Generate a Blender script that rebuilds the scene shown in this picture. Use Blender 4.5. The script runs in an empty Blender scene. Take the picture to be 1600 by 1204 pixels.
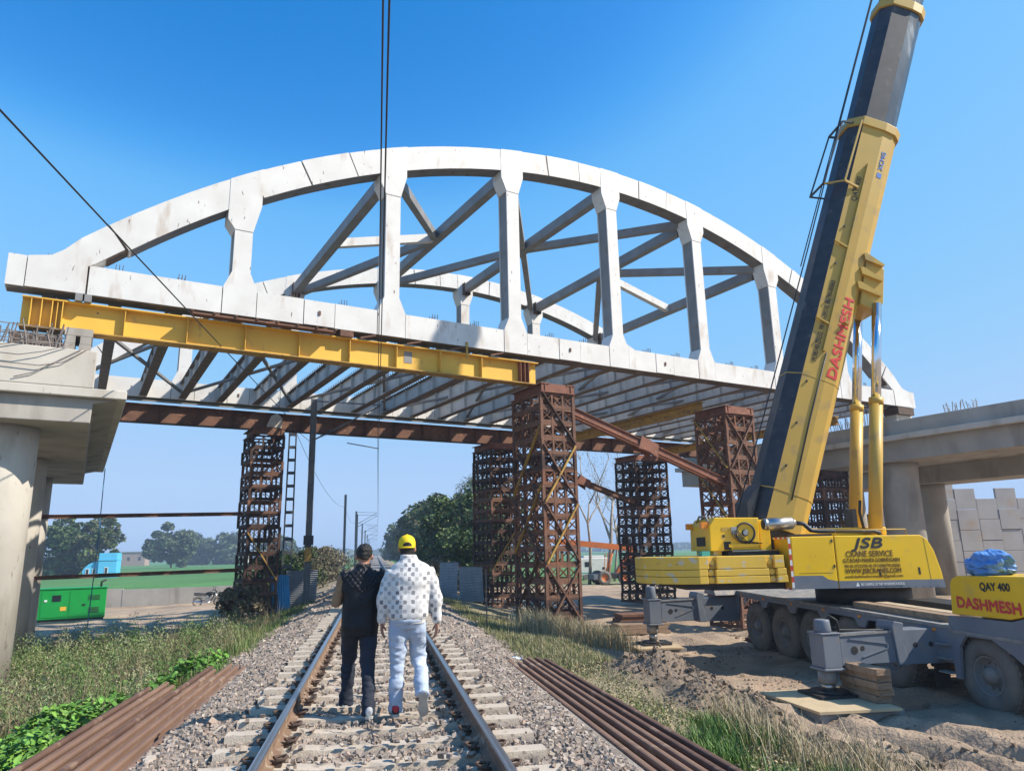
import bpy, bmesh, math, random
import numpy as np
from mathutils import Vector, Matrix
random.seed(7); RNG = np.random.default_rng(11)
R = math.radians
scene = bpy.context.scene
COL = scene.collection

# ------------------------------------------------------------------ camera
YAW, PITCH, ROLL = R(10.674), R(12.928), R(-1.2443)
fwd = Vector((math.sin(YAW)*math.cos(PITCH), math.cos(YAW)*math.cos(PITCH), math.sin(PITCH)))
rgt = Vector((math.cos(YAW), -math.sin(YAW), 0))
upv = rgt.cross(fwd)
rgt2 = rgt*math.cos(ROLL)+upv*math.sin(ROLL)
up2 = upv*math.cos(ROLL)-rgt*math.sin(ROLL)
cam = bpy.data.cameras.new('camera'); cam.lens = 25.361; cam.sensor_width = 36; cam.clip_start = .1; cam.clip_end = 20000
cam_ob = bpy.data.objects.new('camera', cam); COL.objects.link(cam_ob)
mw = Matrix((rgt2, up2, -fwd)).transposed().to_4x4(); mw.translation = Vector((-.06, 0, 1.6)); cam_ob.matrix_world = mw
scene.camera = cam_ob

# ------------------------------------------------------------------ sky and sun
SUN_AZ, SUN_EL = 110.0, 41.0          # azimuth clockwise from +Y
world = bpy.data.worlds.new('World'); scene.world = world; world.use_nodes = True
wn = world.node_tree; wn.nodes.clear()
sky = wn.nodes.new('ShaderNodeTexSky'); sky.sky_type = 'NISHITA'; sky.sun_disc = False
sky.sun_elevation = R(SUN_EL); sky.sun_rotation = R(SUN_AZ); sky.altitude = 200
sky.air_density = 1.0; sky.dust_density = 0.2; sky.ozone_density = 6.0
bg = wn.nodes.new('ShaderNodeBackground'); bg.inputs[1].default_value = 0.15
wo = wn.nodes.new('ShaderNodeOutputWorld')
# one colour grade over the whole sky: the deeper blue of the photograph
KS = .198
def vsc(src, k):
    n = wn.nodes.new('ShaderNodeVectorMath'); n.operation = 'SCALE'; n.inputs['Scale'].default_value = k; wn.links.new(src, n.inputs[0]); return n.outputs[0]
cv = wn.nodes.new('ShaderNodeRGBCurve')
for ch, pts in enumerate((((0, 0), (.11, .012), (.125, .022), (.145, .055), (.17, .15), (.27, .26), (.54, .42), (1, .47)), ((0, 0), (.258, .262), (.30, .39), (.33, .48), (.515, .58), (.87, .63), (1, .65)), ((0, 0), (.527, .71), (.686, .95), (.85, .98), (1, .95)))):
    c = cv.mapping.curves[ch]
    while len(c.points) > 2: c.points.remove(c.points[1])
    c.points[0].location = pts[0]; c.points[-1].location = pts[-1]
    for p in pts[1:-1]: c.points.new(*p)
    for p in c.points: p.handle_type = 'AUTO_CLAMPED'
cv.mapping.extend = 'HORIZONTAL'; cv.mapping.update()
wn.links.new(vsc(sky.outputs[0], KS), cv.inputs['Color']); wn.links.new(vsc(cv.outputs[0], 1/KS), bg.inputs[0]); wn.links.new(bg.outputs[0], wo.inputs[0])
sun = bpy.data.lights.new('sun', 'SUN'); sun.energy = 5.0; sun.angle = R(.5); sun.color = (1, .925, .81)
sun_ob = bpy.data.objects.new('sun', sun); COL.objects.link(sun_ob)
SD = Vector((math.sin(R(SUN_AZ))*math.cos(R(SUN_EL)), math.cos(R(SUN_AZ))*math.cos(R(SUN_EL)), math.sin(R(SUN_EL))))
sun_ob.rotation_euler = SD.to_track_quat('Z', 'Y').to_euler(); sun_ob.location = (30, -20, 60)
vs = scene.view_settings
vs.view_transform = 'Standard'; vs.look = 'None'; vs.gamma = 1; vs.exposure = 0.46; vs.use_curve_mapping = False
scene.cycles.max_bounces = 6; scene.cycles.diffuse_bounces = 2; scene.cycles.glossy_bounces = 3
scene.cycles.transparent_max_bounces = 6; scene.cycles.volume_bounces = 0
scene.cycles.use_denoising = True

# ------------------------------------------------------------------ materials
def mat(name, c1, c2=None, ns=3.0, rough=.65, metal=0.0, bump=0.0, bs=30.0, dirt=None, ds=2.0, dth=.58, dw=.12,
        stretch=(1, 1, 1), dstretch=None, dirt2=None, d2s=6.0, d2th=.62, spec=.4, attr=False, wave=None, bdist=.02):
    m = bpy.data.materials.new(name); m.use_nodes = True; nt = m.node_tree; N = nt.nodes; L = nt.links
    b = N['Principled BSDF']; b.inputs['Roughness'].default_value = rough; b.inputs['Metallic'].default_value = metal
    b.inputs['Specular IOR Level'].default_value = spec
    tc = N.new('ShaderNodeTexCoord')
    def noise(scale, st, detail=6):
        mp = N.new('ShaderNodeMapping'); mp.inputs['Scale'].default_value = st
        L.new(tc.outputs['Object'], mp.inputs[0])
        n = N.new('ShaderNodeTexNoise'); n.inputs['Scale'].default_value = scale; n.inputs['Detail'].default_value = detail
        L.new(mp.outputs[0], n.inputs['Vector']); return n.outputs[0]
    def mix(fac, a, bb, typ='MIX'):
        mx = N.new('ShaderNodeMix'); mx.data_type = 'RGBA'; mx.blend_type = typ
        if isinstance(fac, float): mx.inputs[0].default_value = fac
        else: L.new(fac, mx.inputs[0])
        for s, k in ((a, 6), (bb, 7)):
            if isinstance(s, tuple): mx.inputs[k].default_value = (*s, 1)
            else: L.new(s, mx.inputs[k])
        return mx.outputs[2]
    def ramp(src, lo, hi):
        r = N.new('ShaderNodeMapRange'); r.inputs[1].default_value = lo; r.inputs[2].default_value = hi; r.clamp = True
        L.new(src, r.inputs[0]); return r.outputs[0]
    col = c1
    if c2 is not None: col = mix(ramp(noise(ns, stretch), .3, .7), c1, c2)
    if attr:
        a = N.new('ShaderNodeAttribute'); a.attribute_name = 'Col'
        col = mix(1.0, a.outputs[0], col, 'MULTIPLY')
    if dirt is not None: col = mix(ramp(noise(ds, dstretch or stretch, 8), dth, dth+dw), col, dirt)
    if dirt2 is not None: col = mix(ramp(noise(d2s, dstretch or stretch, 10), d2th, d2th+.06), col, dirt2)
    if isinstance(col, tuple): b.inputs['Base Color'].default_value = (*col, 1)
    else: L.new(col, b.inputs['Base Color'])
    if bump > 0:
        bn = N.new('ShaderNodeBump'); bn.inputs['Strength'].default_value = bump; bn.inputs['Distance'].default_value = bdist
        if wave:
            w = N.new('ShaderNodeTexWave'); w.bands_direction = wave[0]; w.inputs['Scale'].default_value = wave[1]
            L.new(tc.outputs['Object'], w.inputs[0]); L.new(w.outputs[1], bn.inputs['Height'])
        else: L.new(noise(bs, (1, 1, 1), 5), bn.inputs['Height'])
        L.new(bn.outputs[0], b.inputs['Normal'])
    return m

MT = {}
MT['white'] = mat('white_steel_paint', (.70, .68, .645), (.60, .575, .54), 1.3, .55, dirt=(.44, .35, .27), ds=2.4, dth=.575, dw=.22, dstretch=(1, 1, .3), dirt2=(.16, .11, .085), d2s=13, d2th=.665, bump=.06, bs=5)
MT['whitegrey'] = mat('grey_and_shade_steel', (.27, .265, .262), (.20, .195, .19), 1.2, .6, dirt=(.20, .155, .12), ds=1.6, dth=.6, dw=.15, dirt2=(.2, .15, .12), d2s=7, d2th=.68)  # grey steel; on struts and hanger sides the dark tone paints in shade
MT['joint'] = mat('dark_joint_steel', (.06, .045, .035), (.12, .07, .045), 5, .8)
MT['flange'] = mat('brown_primer_steel', (.22, .165, .125), (.15, .11, .085), 3, .7, dirt=(.3, .26, .22), ds=4)
MT['soffitgrey'] = mat('soffit_shade_grey', (.19, .185, .185), (.14, .135, .13), 2, .7, dirt=(.11, .09, .075), ds=3)  # shade under the arch, put into the colour
MT['soffit'] = mat('shaded_brown_primer', (.17, .14, .115), (.12, .1, .08), 2, .75, dirt=(.33, .28, .22), ds=3)  # brown primer, darkened to paint in the shade under the chord
MT['rust'] = mat('rusty_steel', (.20, .10, .062), (.11, .056, .037), 2.5, .85, dirt=(.25, .12, .07), ds=5, dth=.55, bump=.2, bs=40)
MT['rustmix'] = mat('orange_rusty_steel', (.22, .095, .05), (.12, .055, .035), 2.5, .85, dirt=(.07, .04, .03), ds=3, dth=.56)
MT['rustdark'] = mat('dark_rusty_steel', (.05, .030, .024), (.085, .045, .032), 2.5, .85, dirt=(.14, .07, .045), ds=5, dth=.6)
MT['rustred'] = mat('red_rusty_steel', (.26, .105, .065), (.17, .07, .045), 3, .8, dirt=(.32, .16, .1), ds=6, dth=.58)
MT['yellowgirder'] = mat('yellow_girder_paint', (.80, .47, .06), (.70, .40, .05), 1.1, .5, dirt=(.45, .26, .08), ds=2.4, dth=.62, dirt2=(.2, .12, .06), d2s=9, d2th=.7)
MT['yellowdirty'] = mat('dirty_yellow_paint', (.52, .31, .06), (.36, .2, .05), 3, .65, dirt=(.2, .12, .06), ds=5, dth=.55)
MT['craneyellow'] = mat('crane_yellow_paint', (.90, .55, .012), (.82, .48, .012), .9, .36, dirt=(.62, .40, .10), ds=2.6, dth=.585, dw=.2, dirt2=(.34, .24, .10), d2s=11, d2th=.69, bump=.05, bs=2.2, bdist=.05, spec=.5)
MT['cwyellow'] = mat('chipped_yellow_paint', (.84, .53, .07), (.74, .45, .06), 2, .55, dirt=(.62, .52, .36), ds=4.5, dth=.585, dw=.06, dstretch=(1, 1, 1.6), dirt2=(.22, .17, .12), d2s=6, d2th=.665)
MT['boomyellow'] = mat('boom_yellow_paint', (.57, .36, .06), (.48, .30, .06), .7, .45, dirt=(.42, .275, .08), ds=2, dth=.57, dirt2=(.2, .14, .08), d2s=8, d2th=.72)
MT['boomblack'] = mat('greasy_black_boom', (.025, .027, .033), (.05, .05, .056), 3, .5, dirt=(.10, .09, .08), ds=4, dth=.6)
MT['boomsteel'] = mat('dark_steel_boom', (.07, .073, .08), (.20, .205, .21), 2, .2, .85, dirt=(.42, .41, .39), ds=3.5, dth=.56, stretch=(1, 1, .18))
MT['cranegrey'] = mat('blue_grey_crane_paint', (.135, .155, .19), (.19, .205, .23), 1.8, .5, dirt=(.22, .2, .175), ds=3.5, dth=.6)
MT['deckgrey'] = mat('worn_deck_grey', (.30, .29, .27), (.17, .165, .16), 5, .7, dirt=(.4, .34, .27), ds=4, dth=.55)
MT['black'] = mat('black_parts', (.018, .018, .02), (.035, .033, .03), 5, .6)
MT['chrome'] = mat('chromed_rod', (.75, .78, .82), rough=.12, metal=1.0)
MT['steel'] = mat('bare_steel', (.55, .53, .5), (.4, .38, .35), 6, .35, .9)
MT['rebar'] = mat('weathered_rebar', (.16, .125, .105), (.30, .27, .25), 9, .7, .3)
MT['tyre'] = mat('dusty_tyre_rubber', (.13, .118, .104), (.20, .178, .15), 3, .9, dirt=(.2, .17, .135), ds=3, dth=.56)
MT['rim'] = mat('dusty_rim', (.17, .168, .165), (.26, .235, .205), 4, .65)
MT['concrete'] = mat('cast_concrete', (.46, .425, .37), (.35, .32, .28), .8, .85, dirt=(.25, .22, .185), ds=1.0, dth=.53, dw=.2, dstretch=(1, 1, .3), dirt2=(.24, .2, .16), d2s=5, d2th=.69, bump=.15, bs=25)
MT['concretelight'] = mat('pale_concrete', (.62, .575, .50), (.51, .465, .40), 1.0, .85, dirt=(.38, .33, .26), ds=1.4, dth=.54, dw=.2, dstretch=(1, 1, .35), dirt2=(.30, .24, .18), d2s=6, d2th=.66, bump=.12, bs=25)
MT['concretewall'] = mat('wall_panel_concrete', (.44, .41, .38), (.36, .33, .31), .6, .9, dirt=(.42, .31, .22), ds=.7, dth=.56, dw=.2, bump=.25, bs=12)
MT['sleeper'] = mat('sleeper_concrete', (.56, .475, .375), (.45, .375, .295), 4, .9, dirt=(.29, .24, .195), ds=5, dth=.56, dirt2=(.22, .17, .13), d2s=9, d2th=.66, bump=.4, bs=60)
MT['railside'] = mat('rusty_rail', (.235, .15, .095), (.175, .105, .068), 3, .75, dirt=(.34, .27, .2), ds=8, dth=.55)
MT['railtop'] = mat('polished_rail', (.42, .43, .46), rough=.28, metal=.9)
MT['oldraildark'] = mat('dark_old_rail', (.15, .082, .055), (.10, .055, .04), 2.2, .85, dirt=(.26, .17, .12), ds=4, dth=.56, bump=.2, bs=50)
MT['oldrail'] = mat('old_rusty_rail', (.235, .14, .095), (.165, .095, .065), 1.5, .85, dirt=(.32, .225, .16), ds=3, dth=.56, bump=.2, bs=50)
MT['clip'] = mat('rusty_clip', (.12, .075, .05), (.07, .045, .035), 8, .8)
MT['timber'] = mat('weathered_timber', (.36, .25, .16), (.25, .165, .105), 4, .85, stretch=(.4, 3, 3), dirt=(.14, .09, .06), ds=4, dth=.6, bump=.3, bs=30)
MT['paletimber'] = mat('pale_timber', (.52, .41, .27), (.4, .3, .2), 4, .85, dirt=(.25, .19, .13), ds=4, dth=.6)
MT['padtop'] = mat('sandy_ply', (.55, .42, .25), (.47, .36, .22), 3, .85, dirt=(.36, .3, .23), ds=2, dth=.6)
MT['mast'] = mat('galvanised_mast', (.12, .125, .13), (.18, .185, .19), 5, .55, .5)
MT['wire'] = mat('dark_wire', (.03, .03, .035), rough=.5)
MT['bluewire'] = mat('blue_rope', (.03, .16, .3), rough=.7)
MT['stone'] = mat('ballast_stone', (1, 1, 1), (.78, .78, .78), 30, .9, attr=True)
MT['leaf'] = mat('foliage', (1, 1, 1), rough=.55, attr=True, spec=.3)
MT['bark'] = mat('grey_bark', (.20, .165, .13), (.13, .105, .085), 6, .9)
MT['palebark'] = mat('pale_bark', (.42, .36, .29), (.27, .225, .175), 4, .9)
MT['gengreen'] = mat('green_generator_paint', (.012, .32, .055), (.01, .27, .05), 2, .4, dirt=(.14, .2, .1), ds=4, dth=.68)
MT['blueplaster'] = mat('blue_plaster', (.10, .50, .78), (.085, .44, .70), 1, .8)
MT['bluesheet'] = mat('blue_sheet', (.04, .33, .60), (.03, .26, .5), 2, .5, dirt=(.55, .55, .55), ds=3, dth=.65)
MT['greysheet'] = mat('corrugated_grey_sheet', (.30, .315, .335), (.22, .23, .25), 2, .45, .3, dirt=(.25, .19, .14), ds=3, dth=.62)
MT['rustsheet'] = mat('rusty_sheet', (.42, .26, .16), (.30, .15, .08), 4, .75, dirt=(.62, .58, .52), ds=5, dth=.6)
MT['redpaint'] = mat('red_lettering', (.72, .06, .05), (.6, .05, .045), 8, .5)
MT['darkprint'] = mat('dark_lettering', (.035, .035, .04), rough=.5)
MT['brownprint'] = mat('brown_lettering', (.19, .085, .02), rough=.5)
MT['whiteprint'] = mat('white_lettering', (.75, .75, .75), rough=.5)
MT['blueprint'] = mat('blue_lettering', (.03, .15, .5), rough=.5)
MT['redtape'] = mat('red_reflective_tape', (.6, .06, .04), rough=.4)
MT['whitetape'] = mat('white_reflective_tape', (.75, .75, .72), rough=.4)
MT['orange'] = mat('orange_crane_paint', (.62, .17, .035), (.5, .13, .03), 2, .5, dirt=(.25, .13, .07), ds=3, dth=.58)
MT['amber'] = mat('amber_lens', (.85, .28, .02), rough=.2)
MT['vanwhite'] = mat('white_van_paint', (.74, .72, .68), (.64, .62, .58), 2, .4, dirt=(.35, .3, .25), ds=4, dth=.62)
MT['glass'] = mat('dark_glass', (.02, .025, .03), rough=.08, spec=.6)
MT['tarp'] = mat('blue_tarp', (.06, .20, .52), (.16, .32, .62), 7, .35, bump=.5, bs=9)
MT['teal'] = mat('teal_paint', (.06, .36, .32), rough=.5)
MT['whitewall'] = mat('whitewashed_wall', (.62, .58, .52), (.5, .46, .41), 1, .85)
MT['brickwall'] = mat('brick_wall', (.40, .28, .22), (.33, .22, .17), 1, .9)
MT['cloth'] = mat('pale_sack', (.55, .5, .42), (.42, .38, .32), 6, .9)
MT['skin'] = mat('skin', (.42, .22, .15), (.36, .18, .12), 12, .5)
MT['hair'] = mat('black_hair', (.008, .007, .007), (.02, .018, .017), 60, .45, bump=.6, bs=120)
MT['vest'] = mat('black_quilted_vest', (.005, .005, .008), (.009, .009, .012), 8, .55, spec=.35)
MT['tanshirt'] = mat('tan_shirt', (.32, .20, .11), (.27, .16, .085), 10, .85)
MT['navy'] = mat('navy_trousers', (.017, .021, .034), (.026, .031, .048), 9, .85, bump=.4, bs=14)
MT['jeans'] = mat('light_blue_jeans', (.45, .51, .60), (.35, .41, .52), 7, .85, bump=.35, bs=16, dirt=(.66, .7, .78), ds=5, dth=.58)
MT['capyellow'] = mat('yellow_cap', (.86, .60, .01), (.8, .54, .01), 12, .7)
MT['sneaker'] = mat('dark_sneaker', (.02, .02, .024), rough=.6)
MT['sole'] = mat('pale_sole', (.52, .50, .45), (.4, .38, .34), 12, .7)
MT['greysneaker'] = mat('grey_sneaker', (.30, .31, .33), (.5, .5, .5), 9, .7)
MT['redfabric'] = mat('red_fabric', (.55, .04, .05), rough=.8)
MT['bottle'] = mat('clear_plastic_bottle', (.55, .68, .74), rough=.15, spec=.6)
# checked sweater: squares of uneven grey on cream, procedural
def sweater():
    m = bpy.data.materials.new('checked_knit'); m.use_nodes = True; nt = m.node_tree; N = nt.nodes; L = nt.links
    b = N['Principled BSDF']; b.inputs['Roughness'].default_value = .9
    tc = N.new('ShaderNodeTexCoord'); sp = N.new('ShaderNodeSeparateXYZ')
    wob = N.new('ShaderNodeTexNoise'); wob.inputs['Scale'].default_value = 9; L.new(tc.outputs['Object'], wob.inputs[0])
    wv = N.new('ShaderNodeVectorMath'); wv.operation = 'MULTIPLY_ADD'; wv.inputs[1].default_value = (.03, .03, .03); L.new(wob.outputs[1], wv.inputs[0]); L.new(tc.outputs['Object'], wv.inputs[2]); L.new(wv.outputs[0], sp.inputs[0])
    def mth(op, a, v=None, w=None):
        n = N.new('ShaderNodeMath'); n.operation = op
        for i, x in enumerate((a, v, w)):
            if x is None: continue
            if isinstance(x, (int, float)): n.inputs[i].default_value = x
            else: L.new(x, n.inputs[i])
        return n.outputs[0]
    u = mth('MULTIPLY', sp.outputs[0], 1/.040); v = mth('MULTIPLY', sp.outputs[2], 1/.046)
    fu = mth('FLOOR', u); fv = mth('FLOOR', v)
    par = mth('PINGPONG', mth('ADD', fu, fv), 1.0)            # 0/1 chequer parity
    cu = mth('FRACT', u); cv = mth('FRACT', v)
    inner = mth('MULTIPLY', mth('LESS_THAN', mth('ABSOLUTE', mth('SUBTRACT', cu, .5)), .41), mth('LESS_THAN', mth('ABSOLUTE', mth('SUBTRACT', cv, .5)), .42))
    cx = N.new('ShaderNodeCombineXYZ'); L.new(fu, cx.inputs[0]); L.new(fv, cx.inputs[1])
    wnz = N.new('ShaderNodeTexWhiteNoise'); wnz.noise_dimensions = '2D'; L.new(cx.outputs[0], wnz.inputs[0])
    dark = mth('MULTIPLY', mth('MULTIPLY', par, inner), mth('MULTIPLY_ADD', wnz.outputs[0], .85, .14))
    knit = N.new('ShaderNodeTexNoise'); knit.inputs['Scale'].default_value = 140; L.new(tc.outputs['Object'], knit.inputs[0])
    dk = mth('MULTIPLY', dark, mth('ADD', knit.outputs[0], .45))
    mx = N.new('ShaderNodeMix'); mx.data_type = 'RGBA'; L.new(dk, mx.inputs[0])
    mx.inputs[6].default_value = (.70, .67, .64, 1); mx.inputs[7].default_value = (.13, .13, .145, 1)
    L.new(mx.outputs[2], b.inputs['Base Color'])
    bn = N.new('ShaderNodeBump'); bn.inputs['Strength'].default_value = .4; bn.inputs['Distance'].default_value = .006
    L.new(knit.outputs[0], bn.inputs['Height']); L.new(bn.outputs[0], b.inputs['Normal'])
    return m
MT['sweater'] = sweater()

# ------------------------------------------------------------------ geometry helpers
def nrm(v):
    v = np.asarray(v, float); return v/np.linalg.norm(v)
def frame(d, up=(0, 0, 1)):
    d = nrm(d); up = np.asarray(up, float)
    if abs(d @ nrm(up)) > .98: up = np.array((1., 0, 0)) if abs(d[0]) < .9 else np.array((0, 1., 0))
    x = nrm(np.cross(d, up)); y = np.cross(x, d); return x, y, d     # side, up, along
class G:
    """collects shapes for ONE mesh object"""
    def __init__(s): s.v = []; s.f = []; s.m = []; s.sm = []
    def add(s, vs, fs, m=0, smooth=False):
        o = len(s.v); s.v.extend([tuple(map(float, p)) for p in vs])
        for f in fs: s.f.append(tuple(i+o for i in f)); s.m.append(m); s.sm.append(smooth)
        return s
    def box(s, lo, hi, m=0):
        (a, b, c), (d, e, f) = lo, hi
        return s.add([(a,b,c),(d,b,c),(d,e,c),(a,e,c),(a,b,f),(d,b,f),(d,e,f),(a,e,f)], [(0,3,2,1),(4,5,6,7),(0,1,5,4),(1,2,6,5),(2,3,7,6),(3,0,4,7)], m)
    def beam(s, p, q, w, h, up=(0, 0, 1), m=0):
        p = np.asarray(p, float); q = np.asarray(q, float); x, y, d = frame(q-p, up); x = x*w/2; y = y*h/2
        vs = [p-x-y, p+x-y, p+x+y, p-x+y, q-x-y, q+x-y, q+x+y, q-x+y]
        return s.add(vs, [(0,1,2,3),(7,6,5,4),(4,5,1,0),(5,6,2,1),(6,7,3,2),(7,4,0,3)], m)
    def sweep(s, p, q, sec, up=(0, 0, 1), m=0, smooth=False, ms=None):
        """closed 2D section (side, up) swept p->q"""
        p = np.asarray(p, float); q = np.asarray(q, float); x, y, d = frame(q-p, up); n = len(sec)
        vs = [p+x*a+y*b for a, b in sec]+[q+x*a+y*b for a, b in sec]
        for i in range(n):
            j = (i+1) % n
            s.add([vs[i], vs[j], vs[n+j], vs[n+i]], [(0, 1, 2, 3)], ms[i] if ms else m, smooth)
        s.add(vs[:n], [tuple(range(n))[::-1]], m); s.add(vs[n:], [tuple(range(n))], m)
        return s
    def ibeam(s, p, q, w, h, tf, tw, up=(0, 0, 1), m=0, mf=None):
        a, b, t = w/2, h/2, tw/2
        sec = [(-a,-b),(a,-b),(a,-b+tf),(t,-b+tf),(t,b-tf),(a,b-tf),(a,b),(-a,b),(-a,b-tf),(-t,b-tf),(-t,-b+tf),(-a,-b+tf)]
        ms = None
        if mf is not None: ms = [mf, mf, mf, m, mf, mf, mf, mf, mf, m, mf, mf]
        return s.sweep(p, q, sec, up, m, ms=ms)
    def cyl(s, p, q, r0, r1=None, n=16, m=0, cap=True, smooth=True):
        r1 = r0 if r1 is None else r1
        p = np.asarray(p, float); q = np.asarray(q, float); x, y, d = frame(q-p)
        c = [(math.cos(2*math.pi*i/n), math.sin(2*math.pi*i/n)) for i in range(n)]
        vs = [p+(x*a+y*b)*r0 for a, b in c]+[q+(x*a+y*b)*r1 for a, b in c]
        s.add(vs, [(i, (i+1) % n, n+(i+1) % n, n+i) for i in range(n)], m, smooth)
        if cap: s.add(vs[:n], [tuple(range(n))[::-1]], m); s.add(vs[n:], [tuple(range(n))], m)
        return s
    def tube(s, pts, r, n=8, m=0, smooth=True):
        pts = [np.asarray(p, float) for p in pts]; rr = r if isinstance(r, (list, tuple)) else [r]*len(pts); rings = []
        up = (0, 0, 1)
        for i, p in enumerate(pts):
            d = pts[min(i+1, len(pts)-1)]-pts[max(i-1, 0)]; x, y, _ = frame(d, up); up = y
            rings.append([p+(x*math.cos(2*math.pi*k/n)+y*math.sin(2*math.pi*k/n))*rr[i] for k in range(n)])
        return s.loft(rings, m, smooth)
    def loft(s, rings, m=0, smooth=True, cap=True):
        n = len(rings[0]); vs = [p for r in rings for p in r]; fs = []
        for i in range(len(rings)-1):
            for k in range(n): fs.append((i*n+k, i*n+(k+1) % n, (i+1)*n+(k+1) % n, (i+1)*n+k))
        s.add(vs, fs, m, smooth)
        if cap: s.add(rings[0], [tuple(range(n))[::-1]], m); s.add(rings[-1], [tuple(range(n))], m)
        return s
    def prism(s, poly, ext, m=0, smooth=False):
        """3D polygon extruded by vector"""
        n = len(poly); e = np.asarray(ext, float); P = [np.asarray(p, float) for p in poly]; vs = P+[p+e for p in P]
        s.add(vs, [tuple(range(n))[::-1], tuple(range(n, 2*n))]+[(i, (i+1) % n, n+(i+1) % n, n+i) for i in range(n)], m, smooth)
        return s
    def lathe(s, c, axis, prof, n=28, m=0, smooth=True):
        """prof: (along, radius) pairs round axis through c"""
        c = np.asarray(c, float); x, y, d = frame(axis); rings = []
        for a, r in prof: rings.append([c+d*a+(x*math.cos(2*math.pi*k/n)+y*math.sin(2*math.pi*k/n))*r for k in range(n)])
        return s.loft(rings, m, smooth, cap=False)
    def mesh(s, name, off=None, Minv=None):
        me = bpy.data.meshes.new(name); V = np.array(s.v, float).reshape(-1, 3)
        if off is not None: V = V-np.asarray(off, float)
        if Minv is not None: V = V @ np.array(Minv.to_3x3()).T + np.array(Minv.translation)
        me.from_pydata(V.tolist(), [], s.f)
        me.polygons.foreach_set('material_index', s.m); me.polygons.foreach_set('use_smooth', s.sm)
        bm = bmesh.new(); bm.from_mesh(me); bmesh.ops.remove_doubles(bm, verts=bm.verts, dist=1e-5); bmesh.ops.recalc_face_normals(bm, faces=bm.faces); bm.to_mesh(me); bm.free()
        return me
WLOC = {}
def thing(name, label, cat, loc=(0, 0, 0), group=None, rotz=0.0, kind=None):
    o = bpy.data.objects.new(name, None); COL.objects.link(o); o.empty_display_size = .1
    o.location = loc; o.rotation_euler = (0, 0, rotz); tag(o, label, cat, group, kind)
    WLOC[o.name] = Matrix.Translation(Vector(loc)) @ Matrix.Rotation(rotz, 4, 'Z'); return o
def tag(o, label=None, cat=None, group=None, kind=None):
    if label: o['label'] = label
    if cat: o['category'] = cat
    if group: o['group'] = group
    if kind: o['kind'] = kind
    return o
def root_of(o):
    while o.parent: o = o.parent
    return o
def mats_of(me, mats):
    for k in (mats if isinstance(mats, (list, tuple)) else [mats]): me.materials.append(MT[k])
def part(name, g, mats, parent=None, local=False, bevel=0, label=None):
    """mesh object from G; world coordinates unless local"""
    Minv = None
    if parent is not None and not local: Minv = WLOC[root_of(parent).name].inverted()
    me = g.mesh(name, Minv=Minv) if isinstance(g, G) else g
    if isinstance(g, G): mats_of(me, mats)
    o = bpy.data.objects.new(name, me); COL.objects.link(o); o.parent = parent
    if label: o['label'] = label
    if bevel:
        b = o.modifiers.new('bevel', 'BEVEL'); b.width = bevel; b.segments = 2; b.limit_method = 'ANGLE'; b.angle_limit = R(40)
    return o
def solo(name, g, mats, label, cat, group=None, base=None, kind=None, bevel=0):
    """a thing that is one mesh; origin at base (world)"""
    V = np.array(g.v); base = base if base is not None else ((V[:, 0].min()+V[:, 0].max())/2, (V[:, 1].min()+V[:, 1].max())/2, V[:, 2].min())
    me = g.mesh(name, off=base); mats_of(me, mats)
    o = bpy.data.objects.new(name, me); COL.objects.link(o); o.location = base; tag(o, label, cat, group, kind)
    WLOC[o.name] = Matrix.Translation(Vector(base))
    if bevel:
        b = o.modifiers.new('bevel', 'BEVEL'); b.width = bevel; b.segments = 2; b.limit_method = 'ANGLE'; b.angle_limit = R(40)
    return o
def np_mesh(name, V, F, mats, col=None, smooth=False):
    me = bpy.data.meshes.new(name); k = F.shape[1]
    me.vertices.add(len(V)); me.vertices.foreach_set('co', V.astype(np.float32).ravel())
    me.loops.add(F.size); me.loops.foreach_set('vertex_index', F.astype(np.int32).ravel())
    me.polygons.add(len(F)); me.polygons.foreach_set('loop_start', np.arange(0, F.size, k, dtype=np.int32))
    me.polygons.foreach_set('loop_total', np.full(len(F), k, np.int32))
    me.polygons.foreach_set('use_smooth', np.full(len(F), bool(smooth)))
    if col is not None:
        a = me.color_attributes.new('Col', 'FLOAT_COLOR', 'POINT')
        a.data.foreach_set('color', np.concatenate([col, np.ones((len(col), 1))], 1).astype(np.float32).ravel())
    me.update(calc_edges=True); mats_of(me, mats); return me
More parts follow.
